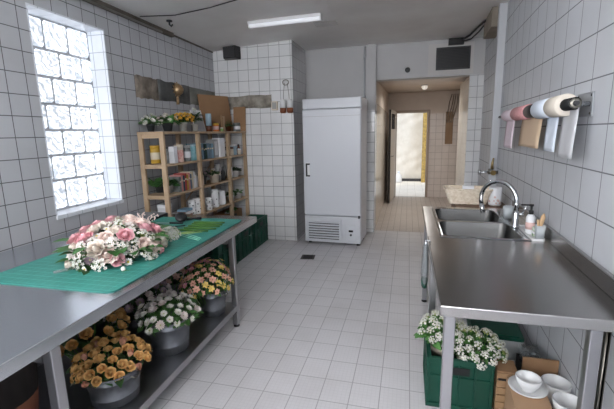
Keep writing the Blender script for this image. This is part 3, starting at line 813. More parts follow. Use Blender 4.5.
b = MB(); b.lathe([(.013, 0), (.024, 0), (.024, .014), (.013, .014), (.013, 0)], 16, M=Matrix.Translation((2.075, RO, RZ)) @ Matrix.Rotation(pi / 2, 4, 'Y')); b.build('end_ring', 'dull_metal', t)
def proll(nm, label, y0, y1, r, m, core, sheet, zb, msheet, wob=0.0, corem='black_plastic', c_ext=0.0, soff=1):
    t = thing('paper_roll', label, 'paper roll', (XR, 0, 0), TR, 'paper rolls on the wall bar')
    M = Matrix.Translation((0, RO, RZ)) @ Matrix.Rotation(pi / 2, 4, 'Y')
    b = MB(); b.lathe([(core, y0), (r - .004, y0), (r, y0 + .004), (r, y1 - .004), (r - .004, y1), (core, y1), (core, y0)], 28, M=M); b.build('roll', m, t)
    b = MB(); b.lathe([(.0125, y0 - c_ext), (core - .0005, y0 - c_ext), (core - .0005, y1 + .002), (.0125, y1 + .002), (.0125, y0 - c_ext)], 18, M=M); b.build('core', corem, t)
    if sheet:
        a, c = sheet
        b = MB()
        def fn(u, v):
            z = RZ + (zb - RZ) * v
            return (a + (c - a) * u + wob * v, RO + r * soff * .99 + .012 * sin(v * 2.2) * v + .003 * sin(u * 7), z)
        b.grid(fn, 6, 10); b.build('hanging_sheet', msheet, t, solid=.0015)
proll('r', 'thick cream roll nearest the viewer with a grey sheet hanging', 2.20, 2.39, .055, 'paper_cream', .03, (2.08, 2.29), 1.40, 'paper_grey', .0, c_ext=.11, soff=-.3)
proll('r', 'clean white paper roll with a narrow white strip hanging', 2.40, 2.66, .055, 'paper_blue', .03, (2.35, 2.54), 1.42, 'paper_blue', .0, soff=-.3)
proll('r', 'dark cored roll with a wide kraft brown sheet hanging', 2.67, 2.90, .044, 'black_plastic', .02, (2.63, 3.14), 1.425, 'paper_kraft', .02, soff=-.3)
proll('r', 'red and white patterned paper roll on the wall bar', 2.91, 3.28, .05, 'paper_rose', .02, None, 1.4, 'paper_rose')
proll('r', 'pale pink roll farthest along the bar with pink sheet hanging', 3.30, 3.66, .046, 'paper_pink', .02, (3.40, 3.72), 1.395, 'paper_pink', soff=-.3)
# ------------------------------------------------------------------ flower meshes (unit size, facing +Z)
def rose_mesh(nm, mats, seed, rings=5, openness=1.0, bud=False):
    random.seed(seed); o = MB()
    for k in range(rings):
        f = k / (rings - 1)
        n = 3 + k if not bud else 3
        r0 = .10 + .22 * f; r1 = (.12 + .80 * f ** 1.15) * (openness if k else 1); h0 = -.45; h1 = .60 - .30 * f ** 1.3
        if bud: r1 = .2 + .4 * f; h1 = .9 - .15 * f
        for i in range(n):
            a0 = 2 * pi * (i + .37 * k) / n + random.uniform(-.15, .15); da = pi / n * 1.35; s = random.uniform(.9, 1.1)
            def fn(u, v):
                a = a0 + (u - .5) * 2 * da
                e = 1 - .28 * abs(2 * u - 1) ** 2.5 * v
                bulge = sin(pi * min(v * 1.05, 1)) * (.09 + .05 * f)
                r = (r0 + (r1 - r0) * v ** 1.4) * s + bulge
                z = h0 + (h1 - h0) * (v * e) ** .85 - (.12 * f * max(0, v - .75) / .25 if not bud else 0)
                r += .045 * sin(7 * u + 2 * k + seed) * v; z += .05 * sin(9 * u + k) * v * f
                return (r * cos(a), r * sin(a), z)
            o.grid(fn, 6, 5)
    o.lathe([(.2, -.2), (.2, .2), (.16, .46), (.07, .56), (0, .5)], 8)
    o.use(1)
    for i in range(5):
        a0 = 2 * pi * i / 5
        o.grid(lambda u, v: ((.12 + .42 * v) * cos(a0 + (u - .5) * .8 * (1 - v)), (.12 + .42 * v) * sin(a0 + (u - .5) * .8 * (1 - v)), -.38 + .18 * v), 2, 3)
    o.lathe([(0, -.5), (.12, -.45), (.2, -.34), (0, -.3)], 8)
    return o.mesh(nm, mats)
def daisy_mesh(nm, mats, seed, n=13, layers=2, wid=.2, cup=.25, centre=.26, droop=0.0):
    random.seed(seed); o = MB()
    for L in range(layers):
        for i in range(n):
            a = 2 * pi * (i + .5 * L) / n + random.uniform(-.08, .08); ln = random.uniform(.85, 1.05) * (1 - .22 * L); cz = cup * (1 + .9 * L) + random.uniform(-.06, .06)
            ca, sa = cos(a), sin(a)
            def fn(u, v):
                w = wid * (1.15 - .15 * L) * sin(pi * (.12 + .78 * v)) * (u - .5) * 2
                r = .12 + (ln - .12) * v; z = cz * v ** 1.3 - droop * v * v + .06 * abs(2 * u - 1)
                return (r * ca - w * sa, r * sa + w * ca, z)
            o.grid(fn, 2, 3)
    o.use(1); o.lathe([(0, -.15), (centre * .5, -.1), (centre, .06), (centre * .7, .16), (0, .2)], 8)
    return o.mesh(nm, mats)
def alstro_mesh(nm, mats, seed):
    random.seed(seed); o = MB()
    for i in range(6):
        a = 2 * pi * i / 6 + random.uniform(-.1, .1); ca, sa = cos(a), sin(a); ww = .34 if i % 2 else .26; cz = random.uniform(.4, .6)
        def fn(u, v):
            w = ww * sin(pi * (.08 + .85 * v)) ** .8 * (u - .5) * 2
            r = .06 + .92 * v ** .9; z = cz * v * (1.3 - v * .75) + .1 * abs(2 * u - 1)
            return (r * ca - w * sa, r * sa + w * ca, z)
        o.grid(fn, 2, 4)
    o.use(1)
    for i in range(5):
        a = random.uniform(0, 6.3); o.tube([(0, 0, 0), (.1 * cos(a), .1 * sin(a), .3), (.2 * cos(a), .2 * sin(a), .5)], .025, 4)
    return o.mesh(nm, mats)
def cluster_mesh(nm, mats, seed, n=13):
    """a head of small five-petal florets"""
    random.seed(seed); o = MB()
    for k in range(n):
        ph = 2.399 * k; rr = sqrt((k + .4) / n); d = Vector((cos(ph) * rr * .95, sin(ph) * rr * .95, sqrt(max(0, 1.02 - rr * rr)) * .9)); nrm = (d + Vector((0, 0, .4))).normalized()
        M = Matrix.Translation(d) @ nrm.to_track_quat('Z', 'Y').to_matrix().to_4x4() @ Matrix.Rotation(random.uniform(0, 6), 4, 'Z')
        s = random.uniform(.25, .36); o.use(0)
        for i in range(5):
            a = 2 * pi * i / 5; ca, sa = cos(a), sin(a)
            pts = [(.05, 0, 0), (.6, -.36, .12), (1.0, 0, .25), (.6, .36, .12)]
            o.face([o.v(M @ Vector(((x * ca - y * sa) * s, (x * sa + y * ca) * s, z * s))) for x, y, z in pts])
        o.use(1); o.lathe([(.14 * s, 0), (.1 * s, .12 * s), (0, .16 * s)], 5, M=M)
        o.tube([Vector((0, 0, -.35)), d * .55 + Vector((0, 0, -.1)), d], .025, 4, caps=False)
    return o.mesh(nm, mats)
def leaf_into(o, M, L, W, fold=.25, droop=.35):
    def fn(u, v):
        w = W * sin(pi * (.04 + .94 * v) ** .8) * (u - .5) * 2
        return M @ Vector((w, L * v, fold * abs(w) - droop * L * v * v))
    o.grid(fn, 2, 4)
ME = {}
ME['rose_y'] = [rose_mesh('rose', ['rose_yellow', 'leaf'], s, 5, 1.0) for s in (1, 2, 3)]
ME['bud_y'] = [rose_mesh('rosebud', ['rose_mauve', 'leaf'], 4, 3, bud=True)]
ME['rose_blush'] = [rose_mesh('rose', ['rose_blush', 'leaf'], s, 6, 1.05) for s in (5, 6)]
ME['rose_pink'] = [rose_mesh('rose', ['rose_pink', 'leaf'], s, 6, 1.05) for s in (7, 8)]
ME['rose_ivory'] = [rose_mesh('rose', ['rose_ivory', 'leaf'], s, 6, 1.0) for s in (9, 10)]
ME['mum_w'] = [daisy_mesh('chrysanthemum', ['petal_white', 'centre_green'], s, 15, 3, .15, .22, .2) for s in (11, 12)]
ME['mum_b'] = [daisy_mesh('chrysanthemum', ['petal_blushwhite', 'centre_green'], s, 15, 3, .15, .3, .15) for s in (13,)]
ME['mum_m'] = [daisy_mesh('chrysanthemum', ['petal_mauve', 'centre_green'], s, 13, 2, .15, .35, .15) for s in (14,)]
ME['daisy_w'] = [daisy_mesh('daisy', ['petal_white', 'centre_yellow'], s, 11, 1, .2, .15, .3) for s in (15, 16)]
ME['alst_y'] = [alstro_mesh('lily', ['petal_yellow', 'centre_yellow'], 17)]
ME['alst_p'] = [alstro_mesh('lily', ['petal_pink', 'centre_yellow'], 18)]
ME['alst_s'] = [alstro_mesh('lily', ['petal_salmon', 'terracotta'], 19)]
ME['alst_d'] = [alstro_mesh('lily', ['petal_shaded', 'terracotta'], 20)]
ME['clus_w'] = [cluster_mesh('blossom', ['petal_white', 'centre_green'], s) for s in (21, 22, 23)]
ME['clus_b'] = [cluster_mesh('blossom', ['petal_blushwhite', 'centre_green'], s) for s in (24,)]
ME['mum_g'] = [daisy_mesh('chrysanthemum', ['petal_gold', 'centre_yellow'], s, 13, 3, .17, .3, .15) for s in (25,)]
def dome_pts(n, rx, ry, rz, seed, zmin=-.1, jit=.12):
    random.seed(seed); P = []
    for i in range(n):
        z = zmin + (1 - zmin) * (i + .5) / n; r = sqrt(max(0, 1 - z * z)); a = 2.39996 * i
        k = random.uniform(1 - jit, 1 + jit * .5)
        p = Vector((cos(a) * r * rx * k, sin(a) * r * ry * k, z * rz * k)); nr = Vector((cos(a) * r / rx, sin(a) * r / ry, z / rz)).normalized()
        P.append((p, nr))
    random.shuffle(P)
    return P
def bunch(name, label, cat, loc, dims, kinds, seed, leaves=90, leafm='leaf', group=None, stem_to=-.3, stem_r=.035, lL=.07, lW=.02, zmin=-.1, up=.35, rz=0.0, part=None, stems=True, jit=.12, leaf_out=1.0):
    """flowers on a dome: kinds = list of (mesh key, count, radius, child name); leaves and stems are one part each"""
    t = thing(name, label, cat, loc, rz, group)
    tot = sum(k[1] for k in kinds); P = dome_pts(tot, *dims, seed, zmin, jit); i = 0
    random.seed(seed + 50); heads = []
    for key, cnt, size, nm in kinds:
        for c in range(cnt):
            p, nr = P[i]; i += 1
            d = (nr + Vector((0, 0, up)) + Vector((random.uniform(-.2, .2), random.uniform(-.2, .2), 0))).normalized()
            s = size * random.uniform(.85, 1.15)
            if key.startswith('rose_') and key != 'rose_y': p = p * 1.07
            M = Matrix.Translation(p) @ d.to_track_quat('Z', 'Y').to_matrix().to_4x4() @ Matrix.Rotation(random.uniform(0, 6.3), 4, 'Z') @ Matrix.Scale(s, 4)
            inst(nm, random.choice(ME[key]), t, M); heads.append((p - d * s * .3, d))
    o = MB()
    for k in range(leaves):
        p, nr = random.choice(heads); q = p * random.uniform(.55, 1.0) * leaf_out; q.z = p.z * random.uniform(.35, .95) - .01
        a = random.uniform(0, 6.3); d = (Vector((nr.x, nr.y, .1)) + Vector((cos(a), sin(a), random.uniform(-.2, .5))) * .9).normalized()
        M = Matrix.Translation(q) @ d.to_track_quat('Y', 'Z').to_matrix().to_4x4() @ Matrix.Rotation(random.uniform(-.7, .7), 4, 'Y')
        s = random.uniform(.65, 1.2); leaf_into(o, M, lL * s, lW * s)
    o.build('foliage', leafm, t)
    if stems:
        o = MB()
        for p, d in heads:
            e = Vector((p.x / max(dims[0], .01) * stem_r, p.y / max(dims[1], .01) * stem_r, stem_to)); o.tube([p, p * .6 + e * .4 + Vector((0, 0, -.02)), e], .0028, 5, caps=False)
        o.build('stems', 'stem_green', t)
    return t
# ------------------------------------------------------------------ on the work table
TT = TZ + .0005
t = thing('cutting_mat', 'large green cutting mat lying on the steel work table', 'cutting mat', (-1.775, 2.19, TT), radians(1.0))
b = MB(); b.prism(rrect(-.415, .415, -.79, .79, .05, 6), 0, .005); b.build('sheet', 'cut_mat', t)
b = MB()
for i in range(32): b.box(-.39, .39, -.77 + i * .05 - .0007, -.77 + i * .05 + .0007, .0051, .0055)
for i in range(16): b.box(-.375 + i * .05 - .0007, -.375 + i * .05 + .0007, -.77, .78, .0051, .0055)
b.build('grid_lines', 'grid_line', t)
MT = TT + .0057
def bouquet():
    t = bunch('flower_arrangement', 'big blush, pink and white rose arrangement lying on the green cutting mat', 'flower arrangement', (-1.735, 1.91, MT + .012), (.235, .285, .195),
        [('rose_blush', 12, .056, 'blush_rose'), ('rose_pink', 13, .05, 'pink_rose'), ('rose_ivory', 11, .054, 'ivory_rose'), ('clus_w', 20, .04, 'white_blossom'), ('clus_b', 12, .038, 'blush_blossom'), ('daisy_w', 12, .023, 'daisy'), ('mum_m', 4, .03, 'mauve_scabious')],
        38, 170, 'leaf', lL=.085, lW=.03, zmin=-.04, up=.12, stems=False, jit=.10)
    random.seed(77)
    o = MB()
    for k in range(46):   # broad leaves sprawling at the edge
        a = 2 * pi * k / 46 + random.uniform(-.1, .1); q = Vector((.215 * cos(a), .26 * sin(a), random.uniform(.02, .12)))
        d = Vector((cos(a), sin(a), random.uniform(0, .45))).normalized()
        leaf_into(o, Matrix.Translation(q) @ d.to_track_quat('Y', 'Z').to_matrix().to_4x4(), random.uniform(.07, .11), random.uniform(.028, .042), droop=.15)
    o.build('edge_leaves', 'leaf', t)
    o = MB()
    for k in range(6):
        a = random.uniform(1.2, 2.6); q = Vector((.12 * cos(a), .18 * sin(a) + .05, .12)); e = q + Vector((.08 * cos(a), .1 * sin(a), random.uniform(.05, .08)))
        o.tube([q, (q + e) / 2 + Vector((0, 0, .02)), e], .002, 4)
        for j in range(7):
            f = .4 + .6 * j / 6; p = q.lerp(e, f); o.lathe([(0, -.006), (.006, 0), (0, .008)], 5, c=p + Vector((random.uniform(-.012, .012), random.uniform(-.012, .012), 0)))
    o.build('filler_sprigs', 'rose_blush', t)
    o = MB()
    for k in range(9):
        a = 3.6 + k * .28; q = Vector((.17 * cos(a), .2 * sin(a), .03)); d = Vector((cos(a), sin(a), .05)).normalized()
        leaf_into(o, Matrix.Translation(q) @ d.to_track_quat('Y', 'Z').to_matrix().to_4x4(), .10, .02, droop=.05)
    o.build('grey_leaves', 'leaf_grey', t)
bouquet()
t = bunch('stock_sprig', 'small bunch of white blossoms lying beside the large arrangement', 'flowers', (-1.69, 2.31, MT + .006), (.09, .085, .065), [('mum_w', 18, .022, 'white_aster'), ('clus_w', 14, .036, 'white_blossom')], 41, 14, 'leaf_mid', lL=.05, lW=.013, zmin=.05, stems=False)
b = MB()
for k in range(7): b.tube([(.02 * k / 6 - .01, .03, .012), (.05 + .012 * k, .10, .008 + .002 * (k % 2)), (.09 + .02 * k, .17 + .01 * (k % 3), .006)], .0022, 5)
b.build('stems', 'stem_light', t)
# fallen buds
for k, (x, y) in enumerate(((-1.50, 1.67), (-1.47, 1.86))):
    o = bpy.data.objects.new('fallen_bud', None); COL.objects.link(o); o.location = (x, y, MT)
    tag(o, ('white rosebud fallen on the mat in front of the arrangement', 'white bud resting on the mat near the table edge')[k], 'bud')
    b = MB(); b.lathe([(0, 0), (.010, .003), (.014, .014), (.008, .024), (0, .027)], 10); b.build('petals', 'petal_white', o)
    b = MB(); b.lathe([(0, .0), (.011, .001), (.011, .006), (0, .007)], 8); b.tube([(.008, 0, .004), (.03, .01, .003)], .002, 5); b.build('calyx', 'leaf', o)
# secateurs by the arrangement
def scissors(name, label, loc, rz, handles, L=.1):
    t = thing(name, label, 'scissors', loc, rz)
    for s, op in ((1, .13), (-1, -.13)):
        M = Matrix.Rotation(op, 4, 'Z') @ Matrix.Translation((0, 0, .003 * (1 + (s > 0))))
        b = MB(); V0 = [b.v(M @ Vector(p)) for p in ((0, -.007 * s, 0), (L, 0, 0), (0, .009 * s, 0))]; V1 = [b.v(M @ Vector(p)) for p in ((0, -.007 * s, .003), (L, 0, .003), (0, .009 * s, .003))]
        b.face(list(reversed(V0))); b.face(V1)
        for i in range(3): b.face((V0[i], V0[(i + 1) % 3], V1[(i + 1) % 3], V1[i]))
        b.build('blade', 'blade', t)
        b = MB(); pts = [M @ Vector((0, 0, .004))] + [M @ Vector((-.03 - .035 + .035 * cos(a), -s * (.004 + .022) + s * .024 * sin(a + pi / 2), .006)) for a in [2 * pi * i / 14 for i in range(15)]]
        b.tube(pts, .0048, 8); b.build('handle', handles, t)
    b = MB(); b.lathe([(0, .0), (.006, 0), (.006, .011), (0, .012)], 10); b.build('pivot', 'dull_metal', t)
    return t
t = thing('dark_leaf_sheath', 'clear plastic tip with dark grey leaf lying before the arrangement', 'wrap', (-1.83, 1.63, MT), radians(-28))
b = MB(); leaf_into(b, Matrix.Translation((0, 0, .012)), .19, .03, .15, .06); b.build('leaf_blade', 'slate', t, solid=.002)
b = MB(); b.prism(rrect(-.02, .02, -.075, .0, .01), 0, .005); b.build('clear_tip', 'clear_plastic', t)
# scissors and tools at the far end
scissors('florist_scissors', 'black handled florist scissors beside the cut green stems', (-1.83, 2.60, MT), radians(172), 'tool_black', .12)
t = thing('pruning_tool', 'black round headed tool lying on top of the stems', 'tool', (-1.86, 2.83, MT), radians(38))
b = MB(); b.lathe([(0, -.012), (.035, -.012), (.05, 0), (.05, .008), (.03, .018), (0, .02)], 20, M=Matrix.Translation((0, 0, .036)) @ Matrix.Rotation(radians(40), 4, 'X')); b.build('head', 'tool_black', t, loc=(-.02, 0, 0))
b = MB(); b.tube([(.02, 0, .015), (.09, .012, .014), (.15, .0, .01)], [.011, .009, .012], 8); b.build('handle', 'tool_black', t)
t = thing('budding_knife', 'slim dark knife lying behind the green stems', 'knife', (-1.93, 2.73, MT), radians(6))
b = MB(); b.prism([(-.16, -.005), (0, -.008), (0, .008), (-.10, .008)], .003, .006); b.build('blade', 'blade', t)
b = MB(); b.box(0, .12, -.009, .009, 0, .014); b.build('handle', 'tool_black', t, bevel=.004)
t = thing('steel_tweezers', 'pair of thin steel tweezers pointing at the white sprig', 'tweezers', (-1.90, 2.50, MT), radians(-10))
for s in (-1, 1):
    b = MB(); b.tube([(-.11, s * .012, .004), (-.03, s * .01, .006), (.05, s * .004, .005), (.09, 0, .004)], [.003, .004, .005, .004], 6); b.build('arm', 'blade', t)
stem0 = thing('cut_stem', 'thick cut green stem lying in a row on the cutting mat', 'stem', (-1.60, 2.80, MT - .0025), radians(-2), 'cut green stems on the mat')
b = MB(); b.tube([(-.135, 0, .010), (-.05, .003, .011), (.06, -.003, .011), (.135, .002, .010)], [.0075, .0085, .008, .006], 10); b.build('stalk', 'stem_green', stem0)
b = MB(); b.cyl((-.1352, 0, .010), (-.137, 0, .010), .0075, .007, 10); b.build('cut_end', 'stem_light', stem0)
def copy_thing(src, loc, rz, label=None, group=None, sc=None):
    c = src.copy(); COL.objects.link(c); c.location = loc; c.rotation_euler = (0, 0, rz)
    if sc: c.scale = sc
    if label: c['label'] = label
    if group: c['group'] = group
    for ch in list(src.children):
        k = ch.copy(); COL.objects.link(k); k.parent = c; k.matrix_local = ch.matrix_local.copy()
        for g in list(ch.children):
            q = g.copy(); COL.objects.link(q); q.parent = k; q.matrix_local = g.matrix_local.copy()
    return c
stem0.rotation_euler.z = radians(6)
for i, (x, y, a) in enumerate(((-1.585, 2.735, 1), (-1.575, 2.67, 4), (-1.57, 2.60, 3), (-1.60, 2.53, 2))):
    copy_thing(stem0, (x, y, MT - .0025), radians(a))
for k, (lab, x, y, a, L) in enumerate((('mint green wire coil lying at the back by the round tool', -1.93, 2.93, -50, .24), ('mint green wire strands in front of the cut stems', -1.52, 2.37, -22, .26))):
    t = thing('florist_wire', lab, 'wire', (x, y, MT), radians(a))
    b = MB()
    for s in range(3): b.tube([(-L / 2, .012 * (s - 1) + .012, .003 + .004 * s), (0, .02 * (s - 1), .004 + .004 * s), (L / 2, .012 * (s - 1) - .01, .003 + .004 * s)], .0026, 5)
    b.build('strand', 'mint_wire', t)
t = thing('slate_board', 'grey board with dark edge lying at the back of the table', 'board', (-2.35, 2.74, TT), radians(3))
b = MB(); b.box(-.20, .20, -.30, .30, 0, .026); b.build('core', 'slate_edge', t, bevel=.003)
b = MB(); b.box(-.197, .197, -.297, .297, .0262, .029); b.build('top_face', 'slate', t)
# ------------------------------------------------------------------ buckets below the table
SH = .1875
def bucket(label, x, y, r, h):
    t = thing('zinc_bucket', label, 'bucket', (x, y, SH))
    b = MB(); b.lathe([(0, .006), (r * .80, .006), (r * .80, 0), (r * .84, 0), (r * .87, h * .25), (r * .885, h * .26), (r * .885, h * .29), (r * .875, h * .30), (r * .97, h * .80), (r * .99, h * .81), (r * .99, h * .84), (r * .975, h * .85), (r, h), (r * .965, h), (r * .80, .012), (0, .012)], 36)
    b.build('pail', 'galvanised', t)
    b = MB(); b.tube([(r * 1.0 * cos(2 * pi * i / 36), r * 1.0 * sin(2 * pi * i / 36), h) for i in range(37)], .006, 6, caps=False); b.build('rim', 'galvanised', t)
    for s in (-1, 1):
        b = MB(); b.tube([(s * (r * .97), -.03, h * .9), (s * (r + .012), -.02, h * .82), (s * (r + .012), .02, h * .82), (s * (r * .97), .03, h * .9)], .004, 6); b.build('handle', 'dull_metal', t)
    b = MB(); b.lathe([(0, h * .7), (r * .92, h * .7)], 24); b.build('water', 'dark_grey', t)
    return t
bucket('zinc bucket of yellow roses nearest the front of the lower shelf', -1.485, 1.50, .138, .17)
bucket('zinc bucket of white chrysanthemums in the middle of the lower shelf', -1.475, 1.985, .135, .215)
bucket('zinc bucket of pink and yellow lilies at the far end of the lower shelf', -1.445, 2.50, .108, .19)
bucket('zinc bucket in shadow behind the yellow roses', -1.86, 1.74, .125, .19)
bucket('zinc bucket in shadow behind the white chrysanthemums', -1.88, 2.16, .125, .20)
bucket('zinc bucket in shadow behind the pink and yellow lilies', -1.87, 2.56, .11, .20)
bunch('rose_bunch', 'bunch of apricot yellow roses in the front zinc bucket', 'roses', (-1.52, 1.53, SH + .165), (.17, .20, .125), [('rose_y', 48, .0295, 'yellow_rose'), ('bud_y', 7, .028, 'mauve_rosebud')], 51, 90, 'leaf_dark', stem_to=-.16, stem_r=.07, zmin=.0)
bunch('chrysanthemum_bunch', 'bunch of white chrysanthemums in the middle zinc bucket', 'chrysanthemums', (-1.50, 2.01, SH + .21), (.17, .20, .125), [('mum_w', 34, .026, 'white_chrysanthemum'), ('mum_b', 14, .03, 'blush_chrysanthemum')], 52, 190, 'leaf_mid', leaf_out=1.05, stem_to=-.16, stem_r=.06, zmin=-.05, lL=.055, lW=.018)
bunch('lily_bunch', 'bunch of pink, yellow and salmon lilies in the far zinc bucket', 'lilies', (-1.49, 2.51, SH + .225), (.175, .225, .195), [('alst_y', 22, .027, 'yellow_lily'), ('alst_p', 18, .027, 'pink_lily'), ('alst_s', 36, .027, 'salmon_lily')], 53, 130, 'leaf_mid', leaf_out=1.05, stem_to=-.2, stem_r=.05, zmin=-.1, lL=.06, lW=.018)
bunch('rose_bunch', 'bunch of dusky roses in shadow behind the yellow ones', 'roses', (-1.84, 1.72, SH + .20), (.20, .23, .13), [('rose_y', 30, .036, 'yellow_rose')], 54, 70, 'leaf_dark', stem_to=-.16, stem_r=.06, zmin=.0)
bunch('chrysanthemum_bunch', 'bunch of white chrysanthemums tinted mauve grey for shade behind the bright ones', 'chrysanthemums', (-1.84, 2.17, SH + .22), (.19, .22, .16), [('mum_m', 40, .03, 'shaded_chrysanthemum'), ('mum_b', 12, .03, 'blush_chrysanthemum')], 55, 80, 'leaf_dark', stem_to=-.18, stem_r=.06, zmin=-.05)  # mauve grey petals stand in for shade on white flowers
bunch('lily_bunch', 'bunch of lilies in shade-darkened petal colour behind the bright ones', 'lilies', (-1.83, 2.57, SH + .24), (.19, .20, .18), [('alst_d', 50, .03, 'shaded_lily')], 56, 70, 'leaf_dark', stem_to=-.2, stem_r=.05, zmin=-.1)
t = thing('waste_bin', 'dark round bin with a terracotta base under the near table end', 'bin', (-1.86, 1.16, SH))
b = MB(); b.lathe([(0, .17), (.178, .17), (.19, .34), (.20, .34), (.20, .36), (.18, .36), (.165, .19), (0, .19)], 32); b.build('body', 'bin_dark', t)
b = MB(); b.lathe([(0, 0), (.16, 0), (.178, .168), (0, .169)], 32); b.build('base', 'terra_dark', t)
# ------------------------------------------------------------------ green crates
def crate(name, label, loc, sx, sy, h, rz=0.0, group=None, ribs=4, cat='crate'):
    t = thing(name, label, cat, loc, rz, group)
    w = .012
    b = MB(); b.box(-sx, sx, -sy, sy, 0, .012)
    b.box(-sx, sx, -sy, -sy + w, .012, h).box(-sx, sx, sy - w, sy, .012, h).box(-sx, -sx + w, -sy + w, sy - w, .012, h).box(sx - w, sx, -sy + w, sy - w, .012, h)
    b.build('shell', 'green_crate', t, bevel=.003)
    b = MB(); e = .012
    for z0, z1 in ((h - .03, h), (h * .62, h * .62 + .012), (0, .025)):
        b.box(-sx - e, sx + e, -sy - e, -sy, z0, z1).box(-sx - e, sx + e, sy, sy + e, z0, z1).box(-sx - e, -sx, -sy, sy, z0, z1).box(sx, sx + e, -sy, sy, z0, z1)
    for i in range(ribs + 1):
        x = -sx + 2 * sx * i / ribs; b.box(x - .006, x + .006, -sy - e, -sy, .025, h - .03).box(x - .006, x + .006, sy, sy + e, .025, h - .03)
        y = -sy + 2 * sy * i / ribs; b.box(-sx - e, -sx, y - .006, y + .006, .025, h - .03).box(sx, sx + e, y - .006, y + .006, .025, h - .03)
    b.build('rib', 'green_crate', t, bevel=.002)
    for q in (-1, 1):
        b = MB(); b.box(-.05, .05, q * (sy + .0125) - .001, q * (sy + .0125) + .001, h * .72, h * .86); b.build('hand_slot', 'black_plastic', t)
        b = MB(); b.box(q * (sx + .0125) - .001, q * (sx + .0125) + .001, -.05, .05, h * .72, h * .86); b.build('hand_slot', 'black_plastic', t)
    return t
CG = 'green crates stacked by the wooden shelf'
labs = [('tall green crate beyond the table end, in the middle of the row', (-2.125, 4.40)), ('tall green crate touching the tiled back wall', (-2.125, 4.93)), ('green crate nearest the table leg under its far end', (-2.115, 3.86))]
for lab, (x, y) in labs:
    crate('plastic_crate', lab, (x, y, 0), .122, .235, .38, radians(0), CG)
t = crate('flower_crate', 'green plastic crate of white flowers beside the counter leg', (.307, 2.235, 0), .163, .185, .305)
b = MB(); b.box(-.145, .145, -.165, .165, .013, .015); b.build('liner', 'dark_grey', t)
for i, (x, y, lab) in enumerate(((.235, 2.30, 'cream pot of white flowers at the corner of the green crate'), (.39, 2.22, 'cream pot of white flowers leaning over the crate edge'))):
    t = thing('flower_pot', lab, 'pot', (x, y, .0155))
    b = MB(); b.lathe([(0, 0), (.055, 0), (.07, .20), (.078, .20), (.08, .235), (.072, .235), (.064, .2), (.05, .01), (0, .01)], 24); b.build('pot', 'ceramic_cream', t)
    b = MB(); b.lathe([(0, .195), (.066, .195)], 16); b.build('soil', 'soil', t)
bunch('white_flower_bunch', 'mass of small white flowers spilling left out of the green crate', 'flowers', (.225, 2.29, .325), (.125, .13, .13), [('clus_w', 40, .026, 'white_blossom')], 61, 210, 'leaf_mid', stem_to=-.09, stem_r=.03, lL=.05, lW=.018, zmin=-.15, leaf_out=1.1)
bunch('white_flower_bunch', 'trailing white flowers hanging over the right side of the green crate', 'flowers', (.40, 2.19, .315), (.155, .14, .085), [('clus_w', 46, .025, 'white_blossom')], 62, 130, 'leaf_mid', leaf_out=1.05, stem_to=-.08, stem_r=.03, lL=.045, lW=.014, zmin=-.3)
# ------------------------------------------------------------------ under the sink counter
t = thing('storage_tub', 'grey storage tub with a dark green lid under the counter', 'storage tub', (.62, 2.93, 0), radians(-3))
b = MB(); b.box(-.15, .17, -.30, .2, 0, .145); b.build('tub', 'grey_tub', t, bevel=.01)
b = MB(); b.prism(rrect(-.16, .18, -.31, .21, .02), .146, .165); b.prism(rrect(-.14, .16, -.29, .19, .02), .165, .173); b.build('lid', 'green_lid', t)
t = thing('glass_tray', 'dark tray against the wall holding wrapped glassware', 'tray', (.768, 2.36, 0), radians(-2))
b = MB(); b.box(-.062, .062, -.155, .155, 0, .012).box(-.062, -.054, -.155, .155, .012, .12).box(.054, .062, -.155, .155, .012, .12).box(-.054, .054, -.155, -.147, .012, .12).box(-.054, .054, .147, .155, .012, .12); b.build('crate_body', 'bin_dark', t, bevel=.003)
random.seed(14)
for k in range(8):
    x, y = (-.0265 + .053 * (k % 2), -.11 + .073 * (k // 2))
    t = thing('glass_vase', 'clear glass vase standing in the dark tray', 'vase', (.768 + x, 2.36 + y, .0125), 0, 'clear vases in the dark tray')
    b = MB(); b.lathe([(0, 0), (.022, 0), (.024, .02), (.02, .08), (.024, .135), (.022, .135), (.018, .08), (.021, .01), (0, .01)], 14); b.build('glass', 'clear_plastic', t)
t = thing('plastic_wrap', 'crumpled clear plastic sheet thrown over the glass vases', 'plastic sheet', (.768, 2.37, .15))
random.seed(15); RR = [[random.uniform(0, .05) for _ in range(12)] for _ in range(14)]
b = MB(); b.grid(lambda u, v: (-.06 + .12 * u, -.15 + .30 * v, RR[round(v * 13)][round(u * 11)] + .05 * sin(pi * u) * sin(pi * v)), 11, 13); b.build('sheet', 'clear_plastic', t)
t = thing('wooden_box', 'slatted wooden box wedged between the green crate and the carton', 'box', (.545, 2.09, 0), radians(-2))
HX, HY = .05, .06
b = MB()
for i in range(6): b.box(-HX, HX, -HY, -HY + .008, .01 + i * .044, .048 + i * .044).box(-HX, HX, HY - .008, HY, .01 + i * .044, .048 + i * .044).box(-HX, -HX + .008, -HY + .008, HY - .008, .01 + i * .044, .048 + i * .044).box(HX - .008, HX, -HY + .008, HY - .008, .01 + i * .044, .048 + i * .044)
b.build('slats', 'crate_wood', t, bevel=.002)
for x in (-HX + .016, HX - .016):
    for y in (-HY + .016, HY - .016):
        b = MB(); b.box(x - .007, x + .007, y - .007, y + .007, 0, .27); b.build('corner_post', 'crate_wood', t)
b = MB(); b.box(-HX, HX, -HY, HY, .272, .28); b.build('lid', 'cardboard', t)
b = MB(); b.box(-.045, .0, -HY - .002, -HY, .225, .238); b.build('hand_slot', 'black_plastic', t)
t = thing('cardboard_carton', 'brown cardboard carton carrying the small bowl in the foreground', 'carton', (.608, 1.89, 0), radians(-4))
b = MB(); b.box(-.082, .082, -.125, .125, 0, .26); b.build('carton', 'cardboard_box', t, bevel=.003)
